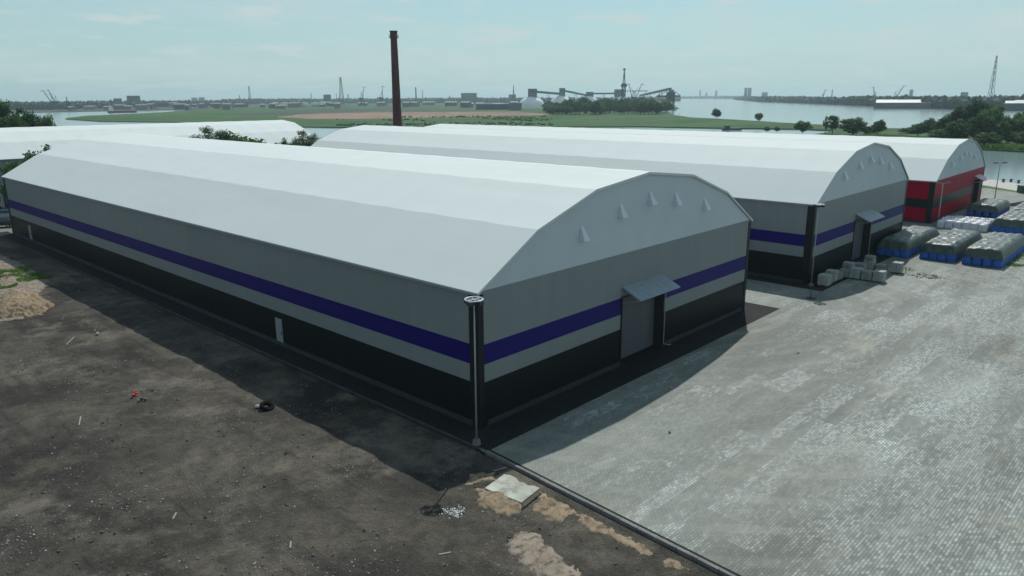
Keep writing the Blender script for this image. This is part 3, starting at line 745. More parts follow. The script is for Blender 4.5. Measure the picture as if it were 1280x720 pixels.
for _n in ('sand', 'sand_pale'):
    _t = M[_n].node_tree; _b = _t.nodes['Principled BSDF']; _src = _b.inputs['Base Color'].links[0].from_socket
    _z = noise_tex(_t, coords(_t, world=True), 2.6, 7, .7); _c = mix(_t, ramp(_t, _z, .50, .60, (0, 0, 0), (.75, .75, .75)), _src, (.075, .06, .045)); L(_t, _c, _b.inputs['Base Color'])
    bump(_t, _b, _z, .6, .1)
def patch(name, label, cat, pts, hgt, mat, seed, group=None):
    o = link_mesh(name, patch_mesh(name, P2(*pts), 0, hgt, mat, seed)); tag(o, label, cat, group); return o
patch('sand_heap', 'brown sand heap at the left edge below the green weeds', 'sand heap', [(-20, 402), (-10, 378), (18, 366), (45, 369), (68, 381), (52, 393), (15, 398)], (1.1, 2.6), M['sand'], 31, 'sand on the soil')
patch('sand_spill', 'pale thin sand spread round the sand heap at the left edge', 'sand', [(-50, 410), (-60, 325), (-10, 312), (28, 330), (62, 349), (50, 366), (30, 399), (0, 402)], (.06, .4), M['sand_pale'], 32, 'sand on the soil')
patch('sand_spill', 'orange sand patch beside the pale concrete slab', 'sand', [(593, 628), (600, 613), (632, 612), (656, 622), (650, 640), (622, 643)], (.10, .5), M['sand'], 33, 'sand on the soil')
patch('sand_spill', 'tan sand patch between the concrete slab and the kerb', 'sand', [(664, 632), (676, 616), (700, 627), (722, 640), (704, 652), (680, 650)], (.06, .5), M['sand'], 34, 'sand on the soil')
patch('sand_spill', 'large pale sand patch at the bottom edge of the photo', 'sand', [(632, 680), (645, 663), (668, 667), (688, 678), (705, 698), (740, 722), (700, 735), (660, 712)], (.08, .5), M['sand_pale'], 35, 'sand on the soil')
patch('sand_spill', 'brown sandy scrape between the hall shadow and the slab', 'sand', [(570, 606), (590, 594), (620, 590), (618, 600), (590, 607)], (.03, .4), M['sand'], 36, 'sand on the soil')
patch('sand_spill', 'thin sand strip along the kerb right of the slab', 'sand', [(716, 640), (742, 648), (800, 678), (872, 714), (850, 712), (790, 684), (735, 660)], (.03, .35), M['sand'], 37, 'sand on the soil')

# pale slab lying on the soil with broken corner and a board
pts = P2((605.5, 612), (630, 594.5), (638, 595.5), (645, 599), (649, 604), (655, 605), (660, 608.5), (668, 609), (675, 612), (652, 630))
b = MB(); b.prism(pts, -.12, .035); o = b.build('concrete_slab', M['concrete'], bevel=.01)
tag(o, 'pale broken concrete slab lying on the soil beside the kerb', 'slab')
M['slab'] = ground_mat('pale_slab', (.48, .51, .44), (.36, .37, .31), (.17, .155, .125), .6, 1.4, rough=.8); o.data.materials[0] = M['slab']
b = MB(); p0, p1 = G(653, 631, .1), G(677, 612, .1); b.bar(p0, p1, .09)
tag(b.build('wooden_board', M['wood']), 'dark board along the right edge of the pale concrete slab', 'board')
def rock(bm_, c, s, r):
    mt = Matrix.Translation(c) @ Matrix.Rotation(r.uniform(0, 6.3), 4, Vector((r.random(), r.random(), 1)).normalized()) @ Matrix.Diagonal((s, s * r.uniform(.5, .95), s * r.uniform(.35, .7), 1))
    ret = bmesh.ops.create_icosphere(bm_, subdivisions=1, radius=.5, matrix=mt)
    for v in ret['verts']: v.co += Vector((r.uniform(-1, 1), r.uniform(-1, 1), r.uniform(-1, 1))) * s * .09
def rocks(name, pts, mat, seed):
    r = random.Random(seed); bm_ = bmesh.new()
    for c, s in pts: rock(bm_, c, s, r)
    me = bpy.data.meshes.new(name); bm_.to_mesh(me); bm_.free(); me.materials.append(mat); return me
def gp(px, py):
    p = G(px, py, -.07); return Vector((p.x, p.y, dirt_h(p.x, p.y)))
M['chip_white'] = simple('white_gravel', (.6, .6, .58), .8, .15, 5)
M['cab_green'] = simple('cabinet_green', (.03, .06, .04), .5, .1)
M['chip'] = simple('pale_rubble', (.33, .32, .295), .85, .3, 5)
M['chip_dark'] = simple('dark_rubble', (.10, .09, .08), .9, .3, 5)
# little heap of white gravel
r_ = random.Random(4); c = gp(567, 641)
me = rocks('gravel_heap', [(c + Vector((r_.gauss(0, .22), r_.gauss(0, .22), .03)), r_.uniform(.05, .12)) for _ in range(130)], M['chip_white'], 5)
tag(link_mesh('gravel_heap', me), 'small scatter of white gravel beside the ring shaped lamp shadow', 'gravel', kind='stuff')
# rubble over the soil: nobody would count it
r_ = random.Random(9); pl = []
def ok_dirt(p): return -45 < p.x < (24.3 if p.y > 26 else 24.3 - (26 - p.y) * .065) and -5 < p.y < 120
while len(pl) < 3600:
    y = 352 + (735 - 352) * r_.random() ** .8; p = gp(r_.uniform(-10, 860), y)
    cl_ = noise.noise(Vector((p.x * .25, p.y * .25, 40)))
    if ok_dirt(p) and r_.random() < .16 + cl_ * 1.5:
        s = .022 + .10 * r_.random() ** 6.0
        pl.append((p + Vector((0, 0, .01)), s * (1 + max(0, (p.length - 45)) / 70)))
tag(link_mesh('rubble', rocks('rubble', pl, M['chip'], 10)), 'pale stone chips strewn over the dark soil', 'rubble', kind='stuff')
r_ = random.Random(19); pl = []
while len(pl) < 420:
    p = gp(r_.uniform(0, 860), r_.uniform(380, 730))
    if ok_dirt(p): pl.append((p + Vector((0, 0, .02)), .06 + .16 * r_.random() ** 2))
tag(link_mesh('clods', rocks('clods', pl, M['chip_dark'], 20)), 'dark clods of earth strewn over the soil', 'clods', kind='stuff')
# separate pieces one can point to
def piece(name, px, py, mesh_fn, label, cat, rz=0, group=None):
    p = gp(px, py); o = mesh_fn(); o.location = (p.x, p.y, p.z + .01); o.rotation_euler.z = rz; tag(o, label, cat, group); return o
M['red_plastic'] = simple('red_plastic', (.45, .02, .015), .5, .1)
M['teal_plastic'] = simple('dark_plastic', (.03, .045, .05), .5, .1)
def rag():
    b = MB(); r = random.Random(3)
    me = rocks('rag', [(Vector((r.gauss(0, .16), r.gauss(0, .12), .12 + r.random() * .1)), r.uniform(.18, .34)) for _ in range(6)], M['red_plastic'], 6); return link_mesh('crumpled_plastic', me)
piece('crumpled_plastic', 169.5, 495, rag, 'small red crumpled plastic lying on the dark soil', 'litter')
def dk():
    me = rocks('d', [(Vector((.2 * q, .1 * (q % 2), .1)), .3) for q in range(3)], M['teal_plastic'], 8); return link_mesh('stone', me)
piece('stone', 174, 504, dk, 'dark lump lying just below the red crumpled plastic', 'stone')
M['rubber_old'] = simple('worn_rubber', (.012, .012, .012), 1.0, .2, spec=.05)
def tyre():
    b = MB(); n = 20
    pr = [(.20, .05), (.26, 0), (.38, 0), (.44, .07), (.44, .2), (.38, .27), (.26, .27), (.20, .22), (.20, .05)]
    b.lathe(pr, n); return b.build('old_tyre', M['rubber_old'], smooth=True)
t = piece('old_tyre', 333, 510, tyre, 'black tyre like lump lying by the hall shadow edge', 'tyre', 0); t.rotation_euler = (R(25), R(10), 0)
def st(s, seed, mat='chip'):
    return lambda: link_mesh('stone', rocks('stone', [(Vector((0, 0, s * .25)), s)], M[mat], seed))
piece('stone', 323, 509, st(.42, 41), 'pale grey stone beside the black tyre like lump', 'stone')
piece('stone', 122, 363 + 56, st(.4, 42), 'single pale stone near the left sand heap', 'stone')
def plank(l):
    return lambda: MB().box(-l / 2, -.035, .0, l / 2, .035, .03).build('plank', M['plank'])
M['plank'] = simple('pale_plank', (.26, .25, .22), .8, .2, 3)
for px, py, l, rz, lab in ((100, 527, 1.3, 1.2, 'short pale plank on the soil left of the red plastic'), (88, 426, 2.0, 1.0, 'long thin pale plank lying near the left sand heap'),
                           (218, 643, .55, .9, 'small white plank lying in the lower left soil'), (363, 679, .5, 1.0, 'small white plank near the bottom edge of the soil'), (556, 692, .5, -.5, 'small pale stick of wood left of the bottom sand patch'), (625, 588, .7, -.3, 'pale board end lying on the kerb by the slab')):
    piece('plank', px, py, plank(l), lab, 'plank', rz, 'planks on the soil')
# litter on the paving
o = link_mesh('stone', rocks('stone', [(Vector((0, 0, .06)), .2), (Vector((.2, .1, .05)), .16)], M['chip'], 51), loc=G(837, 541, 0)); tag(o, 'pale stones lying together on the paving in front of the gate', 'stone')
o = link_mesh('stone', rocks('stone', [(Vector((0, 0, .06)), .22), (Vector((.25, 0, .05)), .16)], M['chip'], 52), loc=G(997, 442, 0)); tag(o, 'pale stone lying in the middle of the paving', 'stone')
# small metal stand over a flat dark disc painted as its round shadow on the paving
b = MB(); c = G(1014, 373, 0); b.path([(0, 0, 0), (.1, .2, 1.0)], .03); b.lathe([(0, .02), (.45, .02), (.45, .05), (0, .05)], 14)
o = b.build('sign_stand', M['black_metal'], loc=c); tag(o, 'thin dark stand over a dark disc painted as its shadow before the middle hall', 'stand')

# grass blades: one object per patch, nobody could count them
def grass(name, pts_world, n, hgt, mat, seed, label, zf):
    r = random.Random(seed); vs_ = []; fs = []
    for _ in range(n):
        c, rad = r.choice(pts_world); a = r.uniform(0, 6.3); q = rad * math.sqrt(r.random()); x = c.x + q * math.cos(a); y = c.y + q * math.sin(a)
        if noise.noise(Vector((x * .8, y * .8, seed))) < -.12: continue
        t = r.uniform(0, 6.3); h = hgt * r.uniform(.4, 1.3); w_ = hgt * r.uniform(.15, .4); dx_, dy_ = math.cos(t) * w_, math.sin(t) * w_; z = zf(x, y)
        lx, ly = r.uniform(-.6, .6) * h, r.uniform(-.6, .6) * h; b0 = len(vs_)
        vs_ += [(x - dx_, y - dy_, z), (x + dx_, y + dy_, z), (x + lx + dx_ * .3, y + ly + dy_ * .3, z + h), (x + lx - dx_ * .3, y + ly - dy_ * .3, z + h)]
        fs.append((b0, b0 + 1, b0 + 2, b0 + 3))
    me = bpy.data.meshes.new(name); me.from_pydata(vs_, [], fs); me.materials.append(mat); o = link_mesh(name, me); tag(o, label, 'weeds', kind='stuff'); return o
M['blade'] = leaf_mat('grass_blades', (.10, .20, .045), (.14, .26, .06), (.19, .24, .09))
M['blade_dry'] = leaf_mat('dry_weeds', (.12, .14, .06), (.17, .17, .08), (.22, .19, .12))
grass('weeds', [(gp(x, y), q) for x, y, q in ((5, 341, 2.2), (18, 339, 1.6), (42, 349, 1.5), (2, 359, 1.4), (50, 347, 1.0), (-8, 347, 2.4), (30, 345, 1.6))], 6000, .2, M['blade'], 3, 'green weeds at the left edge near the sand heap', lambda x, y: dirt_h(x, y) + .03)
grass('grass', [(G(x, y, 0), q) for x, y, q in ((1268, 322, 2.2), (1285, 312, 3.0), (1262, 330, 1.4))], 2600, .16, M['blade'], 5, 'green grass patch growing through the paving by the right pile', lambda x, y: 0)
grass('dry_weeds', [(G(x, y, 0), q) for x, y, q in ((1130, 337, 1.0), (1155, 345, 1.3), (1140, 343, .8), (1168, 347, 1.0))], 420, .15, M['blade_dry'], 6, 'dry weeds growing on the paving in front of the piles', lambda x, y: 0)

# ------------------------------------------------------------------ vehicles at the far end of the lane
M['car_dark'] = simple('dark_blue_paint', (.02, .03, .045), .25, .05); M['glass'] = simple('car_glass', (.03, .045, .05), .08, .02)
M['car_silver'] = simple('silver_paint', (.35, .38, .42), .3, .05, metal=.4); M['rubber'] = simple('rubber', (.02, .02, .02), .8, .1); M['truck_blue'] = simple('truck_blue', (.06, .10, .16), .4, .1)
def car(loc, rz, paint, label):
    root = empty('parked_car', loc, label, 'car', 'cars behind the nearest hall', rz)
    body = [(-2.1, .35), (2.1, .35), (2.15, .65), (2.0, .86), (1.0, .95), (-1.75, .98), (-2.1, .85)]
    b = MB(); n = len(body); b.add([(x, -.85, z) for x, z in body] + [(x, .85, z) for x, z in body], [tuple(range(n))[::-1], tuple(range(n, 2 * n))] + [(k_, (k_ + 1) % n, n + (k_ + 1) % n, n + k_) for k_ in range(n)])
    b.build('body', paint, root, bevel=.06)
    cab = [(1.0, .95), (.35, 1.42), (-1.1, 1.45), (-1.75, .98)]
    b = MB(); b.add([(x, s * (.80 if z < 1 else .66), z) for s in (-1, 1) for x, z in cab], [(3, 2, 1, 0), (4, 5, 6, 7), (0, 1, 5, 4), (2, 3, 7, 6)]); b.build('windows', M['glass'], root)
    b = MB(); b.box(-1.12, -.68, 1.43, .37, .68, 1.49); b.build('roof', paint, root, bevel=.02)
    for x in (-1.35, 1.35):
        for y in (-.86, .74):
            wh = MB().tube((x, y, .32), (x, y + .12, .32), .32, .32, 18).build('wheel', M['rubber'], root)
            MB().tube((x, y - .01, .32), (x, y + .13, .32), .18, .18, 12).build('rim', M['pole'], wh)
    for y in (-.6, .6):
        MB().box(2.05, y - .2, .62, 2.17, y + .2, .78).build('headlight', M['glass_lens'], root, bevel=.02)
        MB().box(-2.13, y - .2, .68, -2.06, y + .2, .82).build('tail_light', M['red_plastic'], root)
c0 = G(2, 284, 0); car((c0.x, c0.y, 0), R(140), M['car_dark'], 'dark car parked nearer on the lane behind the nearest hall')
c0 = G(-2, 276, 0); car((c0.x + 1.2, c0.y + 1.5, 0), R(150), M['car_silver'], 'silver car parked farther on the lane behind the nearest hall')
c0 = G(3, 252, 0); root = empty('parked_truck', (c0.x - 1, 149.0, 0), 'dark blue lorry parked along the wall of the crosswise hall', 'truck', rz=R(180))
b = MB(); b.box(-4.2, -1.2, 1.0, 1.6, 1.2, 3.5); b.build('cargo_box', M['truck_blue'], root, bevel=.05)
b = MB(); cabp = [(1.8, .6), (3.7, .6), (3.7, 1.6), (3.35, 2.7), (1.8, 2.8)]; b.add([(x, s, z) for s in (-1.1, 1.1) for x, z in cabp], [(4, 3, 2, 1, 0), (5, 6, 7, 8, 9)] + [(k_, (k_ + 1) % 5, 5 + (k_ + 1) % 5, 5 + k_) for k_ in range(5)]); cb_ = b.build('cab', M['car_silver'], root, bevel=.05)
b = MB(); b.add([(3.72, -.95, 1.7), (3.72, .95, 1.7), (3.40, .9, 2.6), (3.40, -.9, 2.6)], [(0, 1, 2, 3)]); b.box(2.3, -1.125, 1.7, 3.3, -1.105, 2.5); b.box(2.3, 1.105, 1.7, 3.3, 1.125, 2.5); b.build('windows', M['glass'], cb_)
MB().box(-4.1, -.5, .6, 3.4, .5, .95).build('chassis', M['black_metal'], root)
for x in (-3.1, -2.0, 2.8):
    for y in (-1.15, .87): MB().tube((x, y, .5), (x, y + .28, .5), .5, .5, 18).build('wheel', M['rubber'], root)

# ------------------------------------------------------------------ trees
def leaves(seed, K, per, leaf, flat=.75, hollow=.55, rx=1.0, spread=.30, skew=0):
    "crown in unit space: radius 1, heights 0..2; returns verts, faces"
    g = np.random.default_rng(seed); V = []; 
    cen = []
    while len(cen) < K:
        p = g.normal(size=3); p /= np.linalg.norm(p); p *= g.uniform(hollow, .95) if g.random() < .8 else g.uniform(.1, .6)
        p[2] = p[2] * (1 if p[2] > 0 else .75); cen.append(p)
    cen = np.array(cen); sz = g.uniform(.55, 1.25, K)
    for c_, s in zip(cen, sz):
        n = int(per * s); d = g.normal(size=(n, 3)); d /= np.linalg.norm(d, axis=1)[:, None]
        p = c_ + d * (g.uniform(0, 1, (n, 1)) ** .45) * spread * s * np.array([1, 1, .72])
        nrm = d * .5 + g.normal(size=(n, 3)) * .55 + np.array([0, 0, .45]); nrm /= np.linalg.norm(nrm, axis=1)[:, None]
        a = np.cross(nrm, g.normal(size=(n, 3))); a /= np.linalg.norm(a, axis=1)[:, None]; b_ = np.cross(nrm, a)
        l = leaf * g.uniform(.55, 1.3, (n, 1))
        V.append(np.stack([p - a * l, p + b_ * l * .55, p + a * l, p - b_ * l * .55], 1).reshape(-1, 3))
    V = np.concatenate(V); V[:, 0] *= rx; V[:, 2] = V[:, 2] * flat; V[:, 0] += skew * V[:, 2]
    return V
def crown_mesh(name, V, mat):
    me = bpy.data.meshes.new(name); n = len(V) // 4
    me.from_pydata(V.tolist(), [], np.arange(4 * n).reshape(-1, 4).tolist()); me.materials.append(mat); return me, V
def tree_kind(seed, mat, K=34, per=75, leaf=.055, crown_r=4.5, height=13, trunk_h=.35, flat=1.0, **kw):
    V = leaves(seed, K, per, leaf, flat=flat, **kw)
    zc = height * (trunk_h + (1 - trunk_h) / 2); hz = height * (1 - trunk_h) / 2 / flat
    V = V * np.array([crown_r, crown_r, hz]) + np.array([0, 0, zc])
    cm, _ = crown_mesh('crown', V, mat)
    r = random.Random(seed); t = MB(); rb = height * .015
    t.tube((0, 0, -.3), (rb, 0, height * trunk_h * .7), rb * 1.5, rb, 9); t.tube((rb, 0, height * trunk_h * .7), (0, rb, height * .62), rb, rb * .45, 8); t.tube((0, rb, height * .62), (0, 0, height * .88), rb * .45, rb * .1, 6)
    for q in range(9):
        a = q * 2.4 + r.uniform(-.4, .4); z0 = height * (trunk_h * .7 + .05 * q * .9); ln = crown_r * r.uniform(.5, .85)
        m1 = Vector((math.cos(a) * ln * .5, math.sin(a) * ln * .5, z0 + height * .09)); m2 = Vector((math.cos(a + .2) * ln, math.sin(a + .2) * ln, z0 + height * .19))
        t.tube((0, 0, z0), m1, rb * .42, rb * .25, 6); t.tube(m1, m2, rb * .25, rb * .07, 5)
    return cm, t.mesh('trunk', M['bark'], smooth=True), height, crown_r
KD = {
    'round': tree_kind(101, M['leaf_dark'], 80, 110, .062, 5.2, 13, .10),
    'broad': tree_kind(102, M['leaf_dark'], 90, 110, .055, 6.6, 13, .10),
    'tall': tree_kind(103, M['leaf_mid'], 70, 110, .065, 4.0, 15, .12),
    'open': tree_kind(104, M['leaf_mid'], 90, 110, .055, 4.2, 12, .15, spread=.26),
    'bush': tree_kind(105, M['leaf_mid'], 80, 110, .055, 3.6, 6.5, .02),
    'grey': tree_kind(106, M['leaf_grey'], 110, 120, .034, 3.4, 9, .18, spread=.24),
    'wood': tree_kind(108, M['leaf_dark'], 70, 110, .07, 5.0, 13, .02),
    'wood_pale': tree_kind(109, M['leaf_mid'], 70, 110, .07, 4.6, 13, .02),
    'slim': tree_kind(107, M['leaf_mid'], 40, 80, .075, 2.4, 12, .12),
}
def tree(kind, loc, h, wd, label, group=None, cat='tree', name='tree'):
    cm, tm, h0, r0 = KD[kind]
    root = empty(name, loc, label, cat, group, random.uniform(0, 6.28))
    link_mesh('crown', cm, root); link_mesh('trunk', tm, root)
    k_ = h / h0; kw = wd / (2 * r0); root.scale = (kw, kw, k_); return root
def ptree(kind, px, pyb, pyt, wpx, label, group=None, z=LZ, dist=None, **kw):
    p = G(px, pyb, z) if dist is None else at(px, pyb, dist, z)
    return tree(kind, p, top_z(px, pyt, p) - z, wpx * mpp(p), label, group, **kw)
# big trees left, beyond the crosswise hall
for px, pyt, wp, d, kd, lab in ((-6, 122, 46, 262, 'round', 'bright green tree crown cut by the left edge of the photo'), (36, 133, 46, 250, 'broad', 'dark broad round tree beyond the crosswise hall at left'), (58, 140, 26, 246, 'bush', 'low light bush right of the dark round tree at left'), (20, 139, 30, 240, 'bush', 'smaller green tree in front of the dark round one at left')):
    ptree(kd, px, 150, pyt, wp, lab, 'trees beyond the crosswise hall', -.1, d)
# between the nearest hall and the crosswise hall
def yt(kd, px, Y, pyt, wpx, lab):
    d = ray(px, pyt); p = EYE + d * (Y / d.y); p = Vector((p.x, p.y, 0)); tree(kd, p, top_z(px, pyt, p), wpx * mpp(p), lab, 'trees between the halls')
yt('wood_pale', 28, 138, 192, 52, 'green tree top showing left of the nearest hall roof end, lower of the pair')
yt('wood_pale', 55, 140, 180, 60, 'green tree top showing over the nearest hall roof end, higher of the pair')
yt('grey', 282, 137, 159, 62, 'grey green tree top in the middle of the clump over the roof')
yt('grey', 268, 138, 154.5, 60, 'grey green feathery tree top over the nearest hall roof')
yt('wood_pale', 296, 136, 162, 70, 'dense green bushy tree top right of the feathery one over the roof')
yt('wood_pale', 357, 140, 171, 42, 'low green tree top near the end of the crosswise hall')
yt('grey', 384, 146, 160, 42, 'grey green tree top right of the end of the crosswise hall')
# river bank trees in the middle and right
for kd, px, pyb, pyt, wp, lab in (('wood', 895.5, 148.5, 135.5, 13, 'single dark round tree on the meadow shore before the river'), ('wood_pale', 948.5, 151.5, 140.5, 11, 'smaller round tree on the shore, right of the single dark one'),
        ('bush', 958, 165, 157.5, 9, 'tiny bush by the light water strip, left of pair'), ('bush', 971, 165, 158, 8, 'tiny bush by the light water strip, right of pair'), ('wood_pale', 1003, 166, 150, 20, 'loose open leaved tree behind the middle hall roof'),
        ('slim', 1031, 167, 145, 7, 'bare slender sapling left of the upright dark tree'), ('open', 1040, 168, 143.5, 17, 'upright dark tree with uneven top behind the halls'), ('wood_pale', 1066, 169, 145.5, 32, 'rounded bushy green tree behind the halls'), ('wood', 1097, 169, 149.5, 19, 'upright green tree right of the rounded bushy one'), ('bush', 1086, 169, 157, 20, 'low bush at the foot of the upright green tree')):
    ptree(kd, px, pyb, pyt, wp, lab, 'trees on the island shore')
for kd, px, pyb, pyt, wp, lab in (('wood', 1147, 171, 153, 26, 'low tree at the left end of the dark clump'), ('wood', 1163, 171, 148, 26, 'mid height tree, second from the left end of the dark clump'), ('wood', 1180, 174, 143, 30, 'tree third from the left in the dark clump, left of the taller crowns'),
        ('wood', 1198, 176, 133, 32, 'tall tree left of the highest crown in the dark clump'), ('wood', 1216, 176, 124.5, 40, 'highest dark tree of the clump beside the channel'), ('wood_pale', 1238, 178, 129.5, 32, 'tall tree right of the highest crown in the clump'),
        ('wood', 1222, 182, 142, 34, 'dark tree in front of the highest crown of the clump'), ('wood', 1196, 181, 150, 34, 'lower dark tree in front, left of the clump middle'), ('wood_pale', 1260, 181, 144, 28, 'lighter green tree near the right edge behind the reeds'), ('tall', 1268, 176, 138, 18, 'slim upright green tree near the right edge'),
        ('wood_pale', 1283, 181, 142, 32, 'light green tree cut by the right edge of the photo'), ('wood', 1247, 183, 152, 30, 'dark low tree above the reeds near the right edge'), ('bush', 1173, 177, 160, 30, 'low shrub at the foot of the dark clump, left part'), ('bush', 1232, 184, 164, 34, 'low shrub at the foot of the dark clump above the reeds'), ('bush', 1274, 184, 163, 30, 'low shrub by the reeds at the right edge'), ('bush', 1133, 167, 159, 22, 'small bush farthest left of the dark clump')):
    ptree(kd, px, pyb, pyt, wp, lab, 'dark tree clump beside the channel')
# the wood in front of the silo domes
r_ = random.Random(77)
wood = [(684, 141, 133), (692, 141, 131), (700, 142, 129), (718, 143, 128), (725, 142.5, 126), (732, 143, 127), (738, 142, 125), (744, 143, 126.5)]
for q in range(95):
    px = 684 + 150 * r_.random(); yb = r_.uniform(137.5, 143.5); e = min(1, (px - 676) / 40) * min(1, (846 - px) / 26)
    wood.append((px, yb, yb - (12 + 6.5 * r_.random()) * (.55 + .45 * e)))
for q, (px, yb, yt_) in enumerate(wood):
    ptree(('wood', 'wood_pale', 'wood', 'wood')[q % 4], px, yb, yt_, r_.uniform(11, 17), 'leafy tree in the dense wood in front of the silo domes', 'trees of the wood before the silo domes')
# reed strip along the channel and scrub on the meadow
rp = [(318, -60), (318, 48), (322, 62), (352, 92), (372, 122)]
V = []; g = np.random.default_rng(5)
for a0, b0 in zip(rp, rp[1:]):
    ln = math.hypot(b0[0] - a0[0], b0[1] - a0[1]); n = int(ln * 34); t = g.random(n); off = g.uniform(-.5, 9, n) 
    x = a0[0] + (b0[0] - a0[0]) * t + off; y = a0[1] + (b0[1] - a0[1]) * t - off * .3; h = g.uniform(.8, 2.0, n); an = g.uniform(0, 6.3, n); w_ = .35
    V.append(np.stack([np.stack([x - np.cos(an) * w_, y - np.sin(an) * w_, np.full(n, LZ - .4)], 1), np.stack([x + np.cos(an) * w_, y + np.sin(an) * w_, np.full(n, LZ - .4)], 1), np.stack([x + np.cos(an) * w_ * .4, y + np.sin(an) * w_ * .4, LZ + h], 1), np.stack([x - np.cos(an) * w_ * .4, y - np.sin(an) * w_ * .4, LZ + h], 1)], 1).reshape(-1, 3))
me, _ = crown_mesh('reeds', np.concatenate(V), M['blade']); tag(link_mesh('reeds', me), 'bright green reeds along the channel bank at right', 'reeds', kind='stuff')
sheet('reed_bank', [(319, -200), (319, 48), (323, 61), (353, 91), (372, 121), (384, 112), (346, 50), (345, -200)], LZ + .04, M['reed'])
def blobs(pts, seed, sub=1):
    "round shrubs and far tree crowns, many per object, each lumpy; pts = (x, y, z, radius, height)"
    bm_ = bmesh.new(); bmesh.ops.create_icosphere(bm_, subdivisions=sub, radius=1); ico = np.array([v.co[:] for v in bm_.verts]); fc = np.array([[v.index for v in f.verts] for f in bm_.faces]); bm_.free()
    g = np.random.default_rng(seed); V = []; Fs = []; k_ = len(ico)
    for i, (x, y, z, r, h) in enumerate(pts):
        j = 1 + g.normal(size=(k_, 1)) * .16; p = ico * j * np.array([r, r, h * .5]) + np.array([x, y, z + h * .47]); V.append(p); Fs.append(fc + i * k_)
    return np.concatenate(V), np.concatenate(Fs)
def mass(name, pts, seed, mat, label, cat, sub=1):
    V, Fs = blobs(pts, seed, sub); me = bpy.data.meshes.new(name); me.from_pydata(V.tolist(), [], Fs.tolist()); me.materials.append(mat)
    tag(link_mesh(name, me), label, cat, kind='stuff')
r_ = random.Random(31); pts = []
for q in range(700):
    px = r_.uniform(420, 690); p = G(px, r_.uniform(146, 157) if px > 500 else r_.uniform(150, 158)); 
    if noise.noise(Vector((p.x * .012, p.y * .012, 2))) > -.05: pts.append((p.x, p.y, LZ - .2, r_.uniform(.6, 1.9), r_.uniform(.8, 2.2)))
mass('scrub', pts, 1, M['scrub'], 'low green scrub dotted over the meadow beyond the halls', 'scrub')
# far forest: bands along the shores
def band(name, pts, n, hts, seed, label, depth_m, sub=1):
    "pts: polyline of (x, y) along the front edge; trees fill depth_m metres behind it (away from the camera)"
    r = random.Random(seed); out = []; seg = [(Vector(a[:2]), Vector(b[:2])) for a, b in zip(pts, pts[1:])]; wts = [(b - a).length ** .8 for a, b in seg]
    for q in range(n):
        a, b = r.choices(seg, wts)[0]; p = a.lerp(b, r.random()); p = p + p.normalized() * depth_m * r.random() ** 1.6
        h = r.uniform(*hts) * (1 + .25 * noise.noise(Vector((p.x * .004, p.y * .004, seed)))); out.append((p.x, p.y, LZ - 1, h * r.uniform(.28, .5), h + 1))
    mass(name, out, seed, M['forest'], label, 'forest', sub)
band('forest', [G(-60, 137.5), G(60, 137.5), G(170, 134.5), G(300, 131.5)], 2600, (9, 17), 41, 'dark wooded far shore behind the port at left', 1300)
band('forest', [G(280, 131), G(400, 129.5), G(520, 129.0), G(660, 128.5)], 2600, (12, 21), 42, 'dark wooded horizon behind the port in the middle', 1300)
band('forest', [G(640, 129.5), G(760, 128), G(850, 126.3)], 900, (12, 20), 43, 'hazy wooded shore behind the silo domes', 1500)
band('forest', [G(918, 124.4), G(950, 127.3), G(1000, 129.0), G(1060, 131.5)], 1500, (12, 19), 44, 'wooded far river bank right of the twin tower block', 700)
band('forest', [G(1060, 131.5), G(1120, 134.0), G(1190, 136.5), G(1300, 138.5), G(1420, 142)], 2600, (11, 18), 45, 'wooded far river bank behind the white riverside sheds', 1500)
band('forest', [at(840, 122, 8200)[:2], at(930, 122, 6500)[:2]], 700, (14, 26), 46, 'faint wooded shore closing the river at the horizon', 1500)

